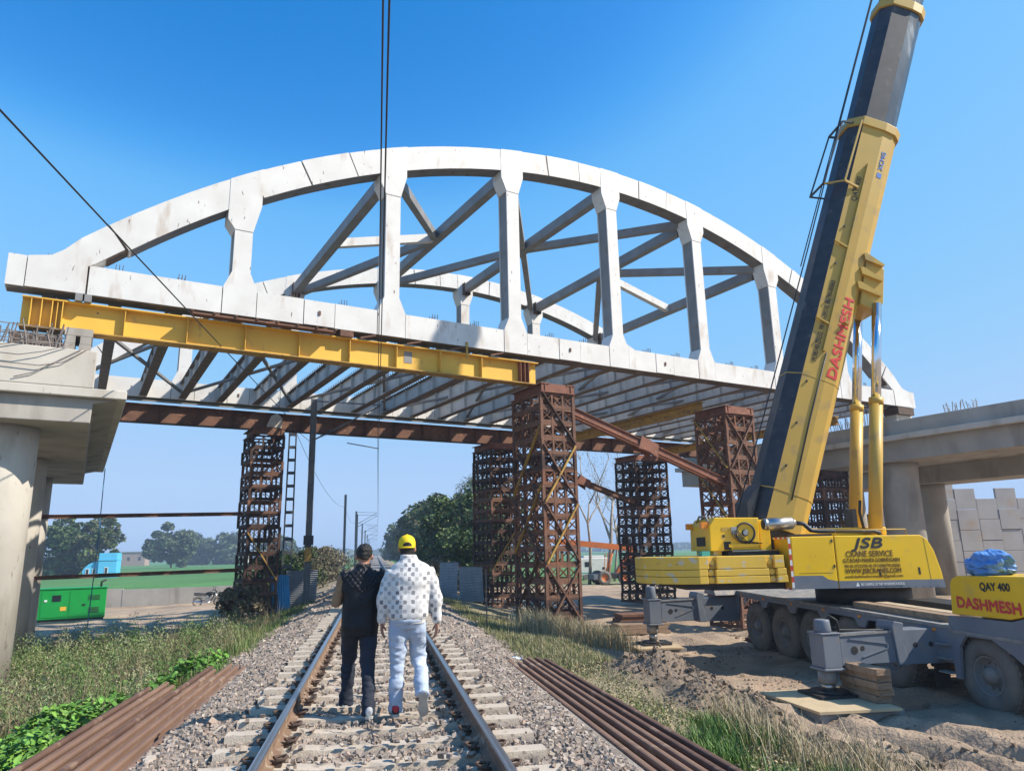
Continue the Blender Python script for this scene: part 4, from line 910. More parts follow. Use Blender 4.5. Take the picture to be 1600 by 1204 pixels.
for k in range(5): g.tube([U(-3.62+.03*k, -.85, 2.0), U(-3.66+.06*k, -.90, 1.85), U(-3.5+.05*k, -.88, 1.72), U(-3.3+.1*k, -.86, 1.66)], .012, 6)
part('hose_bundle', g, 'black', wz)
part('rib', bu(G(), -3.75, -2.98, -.86, -.822, 1.58, 1.66), 'craneyellow', wz)
part('tie_rod', G().cyl(U(-3.7, -.9, 1.485), U(-2.5, -.9, 1.485), .022, n=8), 'steel', wz)
part('upright', bu(G(), -2.90, -2.62, -.75, .75, 1.45, 2.25), 'craneyellow', wz, bevel=.02)
for b_ in (-.62, .62): part('warning_lamp', bu(G(), -4.36, -4.2, b_-.08, b_+.08, 2.06, 2.22), 'amber', wz)
g = G()
for k in range(6): g.tube([U(-4.15+.1*k, -.6, 2.2), U(-4.1+.09*k, -.3, 2.36), U(-4.15+.1*k, .1, 2.38), U(-4.1+.1*k, .5, 2.25)], .03, 6)
part('rope_coil', g, 'deckgrey', wz)
part('green_box', bu(G(), -4.5, -4.3, -1.0, -.7, 1.38, 1.5), 'teal', crane)
# exhaust
g = G(); g.cyl(U(-2.93, -1.1, 2.12), U(-2.84, -1.1, 2.12), .135, .15, 20); g.cyl(U(-2.84, -1.1, 2.12), U(-2.2, -1.1, 2.14), .15, n=24); g.cyl(U(-2.2, -1.1, 2.14), U(-2.1, -1.1, 2.14), .15, .07, 20); part('muffler', g, 'steel', crane)
part('muffler_mouth', G().cyl(U(-2.94, -1.1, 2.12), U(-2.931, -1.1, 2.12), .115, n=20), 'black', crane)
part('exhaust_pipe', G().tube([U(-2.12, -1.1, 2.14), U(-1.9, -1.1, 2.12), U(-1.72, -1.1, 1.95), U(-1.55, -1.1, 1.93), U(-.1, -1.1, 1.90), U(.02, -1.1, 1.86), U(.05, -1.1, 1.78)], .055, 10), 'boomblack', crane)
part('service_deck', bu(G(), -2.4, -1.3, -1.3, -.7, 1.81, 1.86), 'black', crane); part('cab_roof', bu(G(), -1.9, .7, -.3, .9, 1.81, 2.02), 'craneyellow', crane, bevel=.03)

# --- boom
PV = np.array([-2.22, 2.0]); BDIR = np.array([.36, 1.0]); BDIR = BDIR/np.linalg.norm(BDIR); BPER = np.array([BDIR[1], -BDIR[0]])   # (a, z); BPER points to the lower side
def bpt(l, u, b):
    q = PV+BDIR*l+BPER*u; return U(q[0], b, q[1])
def section(g, l0, l1, sc, mats_, m0=0):
    sec = [(-.76, -.26), (-.46, -.58), (.18, -.585), (.50, -.52), (.70, -.33), (.77, 0)]
    sec = sec+[(u, -b) for u, b in sec[-2::-1]]
    n = len(sec); r0 = [bpt(l0, u*sc, b*sc) for u, b in sec]; r1 = [bpt(l1, u*sc, b*sc) for u, b in sec]
    for i in range(n):
        j = (i+1) % n; g.add([r0[i], r0[j], r1[j], r1[i]], [(0, 1, 2, 3)], mats_[i])
    g.add(r0, [tuple(range(n))], m0); g.add(r1, [tuple(range(n))], m0); return g
L1 = 12.35
fm = [1, 0, 0, 0, 0, 0, 0, 0, 0, 1, 1]
boom = part('base_boom', section(G(), .0, L1, 1.0, fm), ['boomyellow', 'boomblack'], crane)
g = G(); g.prism([bpt(l, u, -.45) for l, u in ((.0, -.76), (1.0, -.78), (.4, -1.0), (-.5, -.72), (-.85, -.3), (-.7, .1), (0, .5))], UB*.9); part('boom_foot', g, 'boomblack', boom)
for l_, t_ in ((.95, .02), (4.2, .012)): part('weld_band', section(G(), l_, l_+.03, 1.0+t_, [0]*11), ['boomyellow', 'boomblack'], boom)
hd = part('boom_head_collar', section(G(), L1-.12, L1+.16, 1.09, [0]*11), 'boomyellow', boom, bevel=.015)
part('guide_rail', G().beam(bpt(5.0, -.05, -.62), bpt(11.0, -.05, -.62), .08, .09, up=UB), 'boomyellow', boom)
for l_ in (5.9, 8.3): part('bracket', G().beam(bpt(l_, -.48, -.62), bpt(l_-.1, -.05, -.63), .05, .06, up=UB), 'boomyellow', boom)
part('small_hood', G().prism([bpt(l, u, -.56) for l, u in ((6.0, .30), (6.1, .44), (5.95, .42))], UB*-.1), 'boomyellow', boom)
# lifting lug block on the underside with three fins
part('cylinder_bracket', G().prism([bpt(l, u, -.5) for l, u in ((6.75, .68), (8.35, .55), (8.0, 1.12), (7.0, 1.30), (6.7, 1.22))], UB*1.0), 'boomyellow', boom, bevel=.02)
for l_ in (7.2, 7.65, 8.1):
    g = G(); g.prism([bpt(l_+a, u, -.60) for a, u in ((.12, .42), (.16, .5), (-.02, 1.2-(l_-7.15)*.14), (-.08, 1.18-(l_-7.15)*.14), (-.05, .5))], UB*1.2); part('fin', g, 'boomyellow', boom)
# ladder frame at the head and the rope guides
g = G()
for b_ in (-.42, .42): g.beam(bpt(L1-.1, -1.02, b_), bpt(L1-2.3, -1.12, b_), .04, .04); g.beam(bpt(L1-2.3, -1.12, b_), bpt(L1-2.2, -.7, b_), .04, .04); g.beam(bpt(L1-.1, -1.02, b_), bpt(L1-.02, -.7, b_), .05, .05)
g.beam(bpt(L1-.1, -1.02, -.42), bpt(L1-.1, -1.02, .42), .05, .05); g.beam(bpt(L1-2.3, -1.12, -.42), bpt(L1-2.3, -1.12, .42), .05, .05); part('guard_frame', g, 'boomblack', boom)
g = G(); g.beam(bpt(L1-.05, -.56, -.66), bpt(L1-2.15, -.62, -.66), .05, .05); g.beam(bpt(L1-2.15, -.62, -.66), bpt(L1-2.2, -.2, -.62), .05, .06); g.beam(bpt(L1-2.15, -.62, -.66), bpt(L1-2.3, -1.1, -.42), .04, .04); part('side_bracket', g, 'boomyellow', boom)
tm = [1, 1, 0, 0, 0, 0, 0, 0, 0, 1, 1]
t1 = part('telescopic_section', section(G(), L1+.1, L1+4.75, .90, tm), ['boomsteel', 'boomblack'], crane)
part('section_collar', section(G(), L1+4.4, L1+4.72, 1.0, [0]*11), 'boomyellow', t1, bevel=.015)
t2 = part('telescopic_section', section(G(), L1+4.6, L1+9.5, .82, tm), ['boomsteel', 'boomblack'], crane)
part('section_collar', section(G(), L1+9.3, L1+9.55, .91, [0]*11), 'boomyellow', t2)
t3 = part('telescopic_section', section(G(), L1+9.4, L1+14.5, .74, tm), ['boomsteel', 'boomblack'], crane)
bx_ = nrm(bpt(1, 0, 0)-bpt(0, 0, 0)); by_ = nrm(bpt(0, -1, 0)-bpt(0, 0, 0))
nn_ = np.cross(bx_, by_)
text_part('lettering', 'M.98140-29232, 98140-39110, 86790-00065', .2, bpt(4.65, -.18, -.592), bx_, by_, 'darkprint', boom, 0, 0, 2.45)
text_part('lettering', 'QAY 400', .22, bpt(9.7, -.14, -.595), bx_, by_, 'darkprint', boom, 0, 0, .8)
fx = bx_; fy = nrm(bpt(0, .18, -.585)-bpt(0, .50, -.52)); off = np.cross(fx, fy)*.006
text_part('lettering', 'DASHMESH', .40, bpt(4.3, .475, -.525)+off, fx, fy, 'redpaint', boom, .016, .0, 2.4)
text_part('lettering', 'XCMG', .2, bpt(10.95, .40, -.54)+off, fx, fy, 'blueprint', boom, .006, 0, .62)
part('maker_mark', G().prism([bpt(l, u, b)+off for l, u, b in ((10.7, .42, -.536), (10.86, .42, -.536), (10.86, .27, -.567), (10.7, .27, -.567))], off*.3), 'blueprint', boom)
# lifting cylinders
for b_, da in ((-.50, .0), (.50, .0)):
    p0 = U(.22+da, b_, 1.5); p2 = bpt(6.9, 1.12, b_); d = nrm(p2-p0); Lc = np.linalg.norm(p2-p0); pm = p0+d*3.95
    cy = part('cylinder_barrel', G().cyl(p0, pm, .17, n=28), 'boomyellow', crane)
    part('cylinder_neck', G().cyl(pm-d*.16, pm+d*.02, .185, n=28), 'boomyellow', cy)
    part('cylinder_rod', G().cyl(pm, p2, .125, n=28), 'chrome', crane)
    part('hose', G().tube([p0+UA*-.26+UB*-.05+np.array([0, 0, .4]), p0+UA*-.30+np.array([0, 0, .9]), p0+UA*-.25+np.array([0, 0, 1.2])], .035, 8), 'black', cy)
part('valve_block', bu(G(), -.12, .0, -.2, .2, 1.9, 2.5), 'boomblack', crane)
part('hoist_rope', G().tube([U(-3.3, -.1, 2.15), bpt(3.0, -1.02, -.1), bpt(8, -.98, -.1), bpt(L1, -.98, -.1), bpt(L1+14, -.9, -.1)], .018, 6), 'wire', crane)
part('hoist_rope', G().tube([bpt(7.6, -.98, .12), bpt(L1, -.94, .12), bpt(L1+14, -.86, .12)], .016, 6), 'wire', crane)

# carrier fittings: marker lamps, steps, mud flaps, hydraulic lines
for y in (21.3, 20.0, 18.55, 17.1, 15.7, 13.4):
    part('marker_lamp', G().box((10.935, y-.05, -.03+sh(y)), (10.949, y+.05, .02+sh(y))), 'amber', crane)
for k in range(3): part('step', G().box((10.86, 13.0+.0*k, -.88+.26*k), (11.05, 13.32, -.85+.26*k)), 'deckgrey', crane)
for y in (13.7, 11.45): part('mud_flap', G().box((11.08, y-.01, -1.25), (11.42, y+.01, -.62)), 'black', crane)
part('tank', G().cyl((11.15, 13.95, -.62), (11.15, 14.15, -.62), .16, n=20), 'cranegrey', crane)
for q in range(3): part('hydraulic_line', G().tube([(10.3, 13.5+.06*q, -.085), (9.6, 13.52+.06*q, -.075), (8.95, 13.55+.05*q, -.05), (8.82, 13.58+.05*q, .02)], .014, 6), 'black', crane)
part('light_box', G().box((10.925, 13.55, -.32), (10.949, 13.72, -.16)), 'glass', crane)
part('reflector', G().box((10.93, 13.55, -.45), (10.949, 13.72, -.40)), 'redtape', crane)
for k in range(14): part('bolt', G().cyl(U(-1.28+.185*k, b0-.012, .555), U(-1.28+.185*k, b0, .555), .012, n=6), 'boomblack', cov)
part('grab_rail', G().tube([U(-1.2, b0+.15, 1.8), U(-1.2, b0+.15, 1.95), U(.6, b0+.15, 1.93), U(.6, b0+.15, 1.79)], .014, 6), 'boomyellow', cov)
part('panel_seam', pu(G(), [(-2.30, .93), (-1.45, .93), (-1.45, .936), (-2.30, .936)], b0-.004, b0-.001), 'boomblack', cov2)
for z_ in (1.05, 1.65): part('hinge', pu(G(), [(-1.42, z_), (-1.38, z_), (-1.38, z_+.07), (-1.42, z_+.07)], b0-.012, b0-.001), 'boomblack', cov2)
for k in range(8): part('rope_clip', G().beam(bpt(1.6+1.2*k, -.30, -.60), bpt(1.66+1.2*k, -.30, -.60), .04, .03, up=UB), 'boomblack', boom)
part('boom_hose', G().tube([bpt(.8, .05, -.6), bpt(3.0, .02, -.605), bpt(5.0, .04, -.605)], .018, 6), 'boomblack', boom)
# ================================================================== LINESIDE AND BACKGROUND
# --- overhead line
def hmast(x, y, zb, zt, lab, arm=True, plate=False):
    t = thing('catenary_mast', lab, 'mast', (x, y, zb), 'catenary masts beside the track')
    part('post', G().ibeam((x, y, zb), (x, y, zt), .20, .26, .02, .016, up=(1, 0, 0)), 'mast', t)
    if arm:
        g = G(); g.beam((x, y, zt-.1), (x+3.0, y, zt-.25), .05, .05); part('tie_bar', g, 'mast', t)
        g = G(); g.beam((x, y, zt-1.9), (x+2.9, y, zt-.3), .06, .06); br = part('bracket_arm', g, 'mast', t)
        g = G()
        for k in range(9): c = np.array((x+.35+.055*k, y, zt-1.9+.35*.55+.03*k)); d = np.array((.88, 0, .485)); g.cyl(c, c+d*.02, .075, n=10)
        part('insulator', g, 'boomblack', br)
        g = G(); g.beam((x, y, zt-1.9), (x+.1, y, zt-1.85), .04, .04); g.beam((x+1.5, y, zt-2.0), (x+2.9, y, zt-2.25), .04, .04); part('register_arm', g, 'mast', t)
    if plate:
        part('number_plate', G().box((x-.2, y-.16, 2.05), (x+.22, y-.14, 2.45)), 'boomblack', t)
        part('yellow_band', G().box((x-.13, y-.15, 1.35), (x+.13, y+.15, 1.95)), 'yellowdirty', t)
hmast(-2.95, 33, -.5, 8.5, 'dark steel catenary mast with a yellow band beside the dark trestle tower', True, True)
for k, (x, y, h) in enumerate(((-3.4, 80, 7.9), (-3.0, 108, 7.7), (-2.95, 112, 7.5), (-2.9, 150, 7.6), (-2.9, 190, 7.6), (-2.9, 235, 7.6), (-2.9, 290, 7.6))):
    hmast(x, y, -.5, h, 'distant catenary mast, %s along the line beyond the bridge' % ['first', 'second', 'third', 'fourth', 'fifth', 'sixth', 'seventh'][k], k != 0)
t = thing('lattice_mast', 'slender open lattice mast between dark tower and steel catenary mast', 'mast', (-4.15, 36, -.6))
for sx in (-.19, .19): part('leg', G().ibeam((-4.15+sx*1.1, 36, -.6), (-4.15+sx*.8, 36, 7.9), .06, .10, .012, .012, up=(0, 1, 0)), 'mast', t)
for k in range(13): part('batten', G().beam((-4.34, 36, -.1+.62*k), (-3.96, 36, -.1+.62*k), .09, .14), 'mast', t)
part('head', G().box((-4.36, 35.9, 7.85), (-3.94, 36.1, 8.05)), 'mast', t)
def wire(pts, r, lab, m='wire', sag=0.0):
    P = []
    for a, b in zip(pts[:-1], pts[1:]):
        a = np.array(a, float); b = np.array(b, float)
        for i in range(12): u = i/12; P.append(a+(b-a)*u-np.array((0, 0, sag*4*u*(1-u))))
    P.append(np.array(pts[-1], float)); solo('overhead_wire', G().tube(P, r, 5), m, lab, 'wire', 'overhead wires along the track', base=tuple(P[0]))
wire([(-.10, -8, 6.7), (-.10, 33, 6.9), (.0, 80, 7.0), (.06, 130, 7.0), (.06, 180, 7.0), (.06, 240, 7.0)], .011, 'upper carrying wire hung over the track', sag=.25)
wire([(-.045, -8, 5.6), (-.05, 33, 5.65), (.1, 80, 5.6), (.1, 240, 5.6)], .010, 'lower contact wire hung over the track')
wire([(-4.72, -6, 6.25), (-4.2, 36, 8.0)], .015, 'dark wire sloping in front of the white arch to the lattice mast', sag=.05)
wire([(-4.05, 36, 7.55), (-3.4, 80, 6.6), (-3.1, 112, 6.6), (-3, 235, 6.6)], .012, 'dark wire hanging between lattice mast and far masts', sag=1.0)
wire([(-4.05, 36, 7.6), (-3.0, 33, 6.5)], .012, 'short wire from lattice mast to the insulators of the steel mast')
g = G().tube([B(1.95, 14.5, 5.35), B(1.97, 14.5, 2), B(1.9, 14.5, -1.4)], .018, 6); solo('hanging_rope', g, 'bluewire', 'thin blue rope hanging straight down from the pier cap', 'rope')
g = G().beam((2.95, 20.4, -.65), (2.93, 20.4, 1.15), .028, .028); solo('marker_rod', g, 'boomblack', 'thin dark rod standing in the grass before the big tower', 'rod')

# --- low wall, generator, motorcycle
g = G(); 
lw = thing('boundary_wall', 'low grey concrete wall in front of the green field', 'wall', (-22, 55.6, -1.7))
for k in range(12):
    x0 = -8.0-3.0*k; part('wall_panel', G().box((x0-2.985, 55.0+.02*(k % 2), -1.75), (x0, 55.2, -.32-.03*(k % 3))), 'concrete', lw)
def gen():
    p0 = np.array((-17.4, 43.2, -1.58)); d = nrm((.94, .30, 0)); n = np.array((-d[1], d[0], 0)); L, Wd, H = 3.1, 1.5, 1.72
    t = thing('generator_set', 'bright green generator cabinet beside the concrete pier', 'generator', tuple(p0+d*L/2+n*Wd/2))
    def q(g, a0, a1, b0, b1, z0, z1): return g.prism([p0+d*a0+n*b0+(0, 0, z0), p0+d*a1+n*b0+(0, 0, z0), p0+d*a1+n*b1+(0, 0, z0), p0+d*a0+n*b1+(0, 0, z0)], (0, 0, z1-z0))
    part('skid', q(G(), .05, L-.05, .05, Wd-.05, 0, .18), 'black', t)
    part('cabinet', q(G(), 0, L, 0, Wd, .18, H), 'gengreen', t, bevel=.03); part('roof', q(G(), -.04, L+.04, -.04, Wd+.04, H, H+.06), 'gengreen', t)
    for a, wd in ((.12, 1.2), (1.4, 1.55)): part('door', q(G(), a, a+wd, -.02, -.002, .30, H-.10), 'gengreen', t)
    part('control_window', q(G(), .6, 1.0, -.035, -.022, 1.1, 1.42), 'glass', t); part('warning_plate', q(G(), 1.0, 1.28, -.03, -.022, .62, .82), 'yellowgirder', t)
    part('door_handle', q(G(), 2.0, 2.15, -.05, -.022, .85, .93), 'black', t); part('door_handle', q(G(), .25, .38, -.05, -.022, 1.1, 1.2), 'whiteprint', t)
    c = p0+d*(L-.3)+n*.4; [part('louvre', q(G(), 2.25, 2.8, -.035, -.022, 1.12+.07*k, 1.15+.07*k), 'black', t) for k in range(4)]; [part('louvre', q(G(), 2.3, 2.8, -.035, -.022, .45+.08*k, .49+.08*k), 'black', t) for k in range(4)]
    part('exhaust', G().tube([c+(0, 0, H), c+(0, 0, H+.3), c+d*.22+(0, 0, H+.42)], .06, 8), 'black', t)
gen()
def motorcycle():
    c = np.array((-10.9, 52.3, -1.52)); t = thing('motorcycle', 'black motorcycle parked by the low grey wall', 'motorcycle', tuple(c)); d = np.array((1., 0, 0))
    def wh(x):
        g = G(); cc = c+np.array((x, 0, .31)); n = 22; rings = []
        for k in range(n+1):
            a = 2*math.pi*k/n; r_ = np.array((math.cos(a), 0, math.sin(a))); rings.append([cc+r_*(.26+.05*math.cos(b))+np.array((0, .045*math.sin(b), 0)) for b in np.linspace(0, 2*math.pi, 9)[:-1]])
        g.loft(rings, cap=False); w = bpy.data.objects.new('wheel', None); COL.objects.link(w); w.parent = t
        part('tyre', g, 'tyre', w); g = G()
        for k in range(6): a = 2*math.pi*k/6; g.beam(cc, cc+np.array((math.cos(a)*.24, 0, math.sin(a)*.24)), .02, .02)
        g.cyl(cc-(0, .05, 0), cc+(0, .05, 0), .06, n=10); part('rim', g, 'steel', w)
    wh(-.64); wh(.64); P = lambda x, z, y=0: c+np.array((x, y, z))
    part('frame', G().tube([P(.42, .92), P(.1, .70), P(-.1, .38), P(-.35, .40), P(-.64, .31)], .03).tube([P(.42, .9), P(.3, .5), P(.1, .3), P(-.2, .3)], .03).tube([P(-.1, .7), P(-.6, .72), P(-.9, .78)], .03), 'black', t)
    part('fuel_tank', G().loft([[P(x, .82+h*math.sin(a), w*math.cos(a)) for a in np.linspace(0, 2*math.pi, 13)[:-1]] for x, h, w in ((.36, .04, .06), (.28, .12, .13), (.05, .14, .15), (-.12, .08, .1))]), 'black', t)
    part('seat', G().loft([[P(x, .80+.02*k+h*math.sin(a), w*math.cos(a)) for a in np.linspace(0, 2*math.pi, 11)[:-1]] for k, (x, h, w) in enumerate(((-.08, .05, .1), (-.3, .055, .13), (-.6, .06, .13), (-.88, .04, .1)))]), 'boomblack', t)
    part('engine', G().box(P(-.18, .24, -.14), P(.2, .60, .14)).cyl(P(.12, .5), P(.28, .72), .1, n=10), 'steel', t, bevel=.03)
    part('front_fork', G().tube([P(.44, .98, -.09), P(.64, .31, -.09)], .022).tube([P(.44, .98, .09), P(.64, .31, .09)], .022), 'steel', t)
    part('handlebar', G().tube([P(.28, 1.08, -.36), P(.42, 1.02, -.15), P(.42, 1.02, .15), P(.28, 1.08, .36)], .018), 'black', t)
    part('headlight', G().lathe(P(.50, .93), (1, 0, 0), [(-.08, .04), (0, .09), (.04, .09), (.05, 0)], 14), 'black', t)
    part('exhaust', G().tube([P(.2, .3, -.14), P(-.2, .24, -.16), P(-.4, .28, -.17), P(-.85, .38, -.17)], [.025, .025, .05, .05]), 'chrome', t)
    part('mudguard', G().loft([[P(-.64+.36*math.cos(a)+dx, .31+.36*math.sin(a), w) for dx, w in ((0, -.07), (.02, -.07), (.02, .07), (0, .07))] for a in np.linspace(.6, 2.6, 8)]), 'boomblack', t)
    part('mirror', G().tube([P(.36, 1.05, -.2), P(.36, 1.22, -.26)], .01).cyl(P(.36, 1.26, -.28), P(.34, 1.26, -.28), .06, n=10), 'black', t)
motorcycle()
# --- corrugated sheets
def corrugated(c, d, w, h, lean, m, lab, n=18, vertical=True):
    d = nrm(d); nn = np.array((-d[1], d[0], 0)); g = G(); K = n*4; up = np.array((0, 0, 1.))*math.cos(lean)+nn*math.sin(lean); rows = []
    for off in (0, .006):
        rows.append([[np.array(c, float)+d*(w*i/K)+nn*(.018*math.sin(2*math.pi*i/4)+off)+up*(h*j/4)+d*(.05*math.sin(j*1.3)) + np.array((0, 0, .04*math.sin(3.1*i/K*2+j))) for i in range(K+1)] for j in range(5)])
    V = []; Fs = []
    if not vertical:
        rows = []
        for off in (0, .006): rows.append([[np.array(c, float)+d*(w*j/4)+nn*(.018*math.sin(2*math.pi*i/4)+off)+up*(h*i/K) for i in range(K+1)] for j in range(5)])
    for rr in rows:
        o = len(V); V += [p for r_ in rr for p in r_]
        for j in range(4):
            for i in range(K): Fs.append((o+j*(K+1)+i, o+j*(K+1)+i+1, o+(j+1)*(K+1)+i+1, o+(j+1)*(K+1)+i))
    g.add(V, Fs, 0, True); return solo('corrugated_sheet', g, m, lab, 'metal sheet', base=tuple(c))
corrugated((-4.95, 33.3, -.95), (1, -.15, 0), .55, 1.5, -.25, 'rustsheet', 'rusty torn metal sheet leaning at the foot of the dark tower', 7)
corrugated((-4.42, 33.2, -.85), (1, .1, 0), .75, 1.65, .12, 'bluesheet', 'blue metal sheet leaning beside the rusty one', 8)
corrugated((-4.0, 34.4, -.75), (1, .2, 0), 1.35, 1.75, -.2, 'greysheet', 'large grey corrugated sheet leaning against the lattice mast', 20, False)
corrugated((3.25, 40.0, -.65), (.32, -1, 0), 2.4, 1.75, .05, 'greysheet', 'grey corrugated sheet barrier standing along the far ballast', 22, False)
corrugated((4.05, 36.9, -.7), (.45, -1, 0), 2.2, 1.6, -.05, 'greysheet', 'second corrugated sheet barrier beside the dark tower foot', 22, False)
# --- debris by the tower and the yard
for k, (x, y, a, l_, m, lab) in enumerate(((7.0, 22.6, .3, 1.7, 'rust', 'rusty steel offcut lying flat beside the big tower'), (7.5, 22.0, .1, 1.4, 'timber', 'short timber lying in the dirt beside the big tower'), (7.2, 23.3, -.5, 1.5, 'rustred', 'reddish steel angle lying behind the short timber'), (7.9, 23.0, .9, .9, 'timber', 'broken plank lying near the rear outrigger mat'))):
    d = np.array((math.cos(a), math.sin(a), 0)); c = np.array((x, y, gz1(x, y)+.07)); g = G().beam(c-d*l_/2, c+d*l_/2, .16, .1); solo('scrap_piece', g, m, lab, 'scrap')
for k, (x, y, w_, l_, h_, lab) in enumerate(((13.0, 22.6, 2.6, .9, .28, 'dark stack of steel plates lying behind the crane'), (9.8, 27.5, 2.2, 1.2, .35, 'heap of dark timber lying beyond the rear outrigger'), (11.6, 31.0, 3.0, 1.2, .4, 'low dark pile of scrap beyond the crane counterweights'))):
    g = G(); z = -1.5
    for q in range(4):
        g.box((x-w_/2+.12*q*random.random(), y-l_/2+.1*random.random(), z+h_*q/4), (x+w_/2-.15*random.random(), y+l_/2-.1*random.random(), z+h_*(q+.9)/4))
    solo('scrap_pile', g, ('rustdark', 'timber', 'rust')[k], lab, 'pile')
t = thing('plastic_bottle', 'clear plastic bottle lying on the ballast by the loose rails', 'bottle', (2.5, 14.1, -.42))
part('bottle_body', G().lathe((2.42, 14.1, -.37), (1, .2, 0), [(0, 0), (0, .04), (.17, .042), (.21, .018), (.24, .018)], 12), 'bottle', t); part('cap', G().cyl((2.655, 14.147, -.37), (2.68, 14.152, -.37), .019, n=10), 'blueprint', t)
rgc = np.random.default_rng(55); nc = 9000
xc = rgc.uniform(4.3, 13.5, nc); yc = 3.5+22*rgc.random(nc)**1.4; dn = fbm(np.stack([xc, yc], 1)*.8, 61, 3); kc = (dn > .0) & ~((xc > 7.5) & (xc < 9.5) & (yc > 12.2) & (yc < 14.5))
for hx, hy, hr in ((4.75, 13.2, .7), (5.5, 12.6, .7), (5.15, 11.5, .6), (6.1, 11.9, .6), (5.9, 9.2, .8), (6.4, 6.6, 1.0)):
    xc = np.concatenate([xc, hx+rgc.normal(0, hr*.55, 420)]); yc = np.concatenate([yc, hy+rgc.normal(0, hr*.6, 420)]); kc = np.concatenate([kc, np.ones(420, bool)])
xc, yc = xc[kc], yc[kc]; stones('soil_clods', xc, yc, gz(xc, yc)+.004, rgc.lognormal(-4.35, .6, len(xc)).clip(.006, .07), 56, 'loose brown clods on the churned crane yard', SOIL)
# --- orange yard crane and white caravan
def yard_crane():
    t = thing('yard_crane', 'orange pick and carry crane parked behind the trestle tower', 'crane', (20.9, 64.5, -1.5)); P = lambda x, y, z: np.array((20.9+x, 64.5+y, -1.5+z))
    part('chassis', G().box(P(-1.6, -.9, .55), P(3.4, .9, 1.0)), 'black', t, bevel=.05); part('bumper', G().box(P(-2.0, -1.0, .5), P(-1.55, 1.0, .95)), 'cranegrey', t)
    for x, y in ((-1.0, -1.05), (.9, -1.05), (-1.0, 1.05), (2.7, -1.05)):
        w = bpy.data.objects.new('wheel', None); COL.objects.link(w); w.parent = t
        part('tyre', G().lathe(P(x, y, .62), (0, 1, 0), [(.0, .3), (-.02, .45), (.03, .62), (.3, .62), (.35, .45), (.33, .3), (0, .3)], 24), 'tyre', w); part('rim', G().lathe(P(x, y, .62), (0, 1, 0), [(.02, .3), (.1, .22), (.05, 0)], 16), 'orange', w)
    part('boom', G().beam(P(2.3, 0, 3.1), P(-5.2, 0, 3.9), .42, .5), 'orange', t); part('boom_inner', G().beam(P(-5.0, 0, 3.88), P(-6.6, 0, 4.05), .3, .36), 'orange', t)
    part('boom_tower', G().prism([P(a, -.3, b) for a, b in ((.3, 1.0), (1.3, 1.0), (2.5, 2.9), (2.0, 3.3), (1.6, 2.9))], (0, .6, 0)), 'orange', t); part('lift_cylinder', G().cyl(P(-.6, 0, 1.0), P(.3, 0, 3.1), .09, n=10), 'orange', t)
    part('cab', G().prism([P(a, -.75, b) for a, b in ((1.5, 1.0), (3.3, 1.0), (3.3, 2.5), (2.1, 2.6), (1.5, 1.8))], (0, .75, 0)), 'glass', t, bevel=.05)
    part('driver_guard', G().lathe(P(1.6, .2, 3.9), (0, 0, 1), [(-.4, .2), (-.3, .45), (.2, .42), (.3, 0)], 12), 'black', t)
    part('hook_chain', G().tube([P(-5.6, 0, 3.7), P(-5.6, 0, 2.9), P(-5.62, 0, 2.2)], .05), 'black', t); part('hook', G().tube([P(-5.62, 0, 2.2), P(-5.5, 0, 2.0), P(-5.62, 0, 1.85), P(-5.75, 0, 1.95)], .06), 'black', t)
    for k in range(3): part('ladder_rail', G().beam(P(-.9+.25*k, -.5, 1.0), P(-.7+.25*k, -.5, 2.8), .05, .05), 'orange', t)
yard_crane()
t = thing('site_caravan', 'white box caravan standing behind the big rusty tower', 'caravan', (22.4, 76, -1.5))
part('body', G().box((20.9, 75, -1.05), (24.2, 77.2, .75)), 'vanwhite', t, bevel=.1); part('roof_box', G().box((21.4, 75.3, .75), (23.6, 76.9, .98)), 'vanwhite', t, bevel=.05)
part('window', G().box((21.4, 74.98, -.15), (22.1, 74.995, .35)), 'glass', t); part('window', G().box((23.3, 74.98, -.45), (23.6, 74.995, -.2)), 'glass', t); part('stripe', G().box((20.95, 74.98, -.8), (24.15, 74.995, -.72)), 'teal', t)
for x in (21.5, 23.6): part('wheel', G().cyl((x, 74.95, -1.2), (x, 75.2, -1.2), .3, n=18), 'tyre', t)
# --- blue house and far houses
def house():
    c = np.array((-51.0, 150, -1.7)); d = nrm((1, .18, 0)); n = np.array((-d[1], d[0], 0)); t = thing('blue_house', 'small bright blue house with rounded porch in the green field', 'house', tuple(c))
    Q = lambda a, b, z: c+d*(a*.62)+n*b+np.array((0, 0, z*.70))
    part('wall', G().prism([Q(0.2, 0, 0), Q(5, 0, 0), Q(5, 6, 0), Q(.2, 6, 0)], (0, 0, 4.6)), 'blueplaster', t)
    part('porch', G().prism([Q(a, .6, z) for a, z in ((-4, 0), (.2, 0), (.2, 4.5), (-1.2, 4.3), (-2.6, 3.7), (-3.6, 2.8), (-4, 2.2))], n*5), 'blueplaster', t)
    part('parapet', G().prism([Q(0.1, -.1, 4.6), Q(5.1, -.1, 4.6), Q(5.1, 6.1, 4.6), Q(.1, 6.1, 4.6)], (0, 0, .3)), 'blueplaster', t)
    for nm, a0, a1, z0, z1, b in (('window', 1.9, 2.9, 1.2, 2.9, -.06), ('door', -1.4, -.4, .1, 2.6, .52), ('window', -3.2, -2.2, 1.0, 2.6, .52)):
        f = part(nm, G().prism([Q(a0, b, z0), Q(a1, b, z0), Q(a1, b, z1), Q(a0, b, z1)], n*.04), 'whiteprint', t)
        part('pane', G().prism([Q(a0+.18, b-.03, z0+.15), Q(a1-.18, b-.03, z0+.15), Q(a1-.18, b-.03, z1-.15), Q(a0+.18, b-.03, z1-.15)], n*.02), 'glass', f)
house()
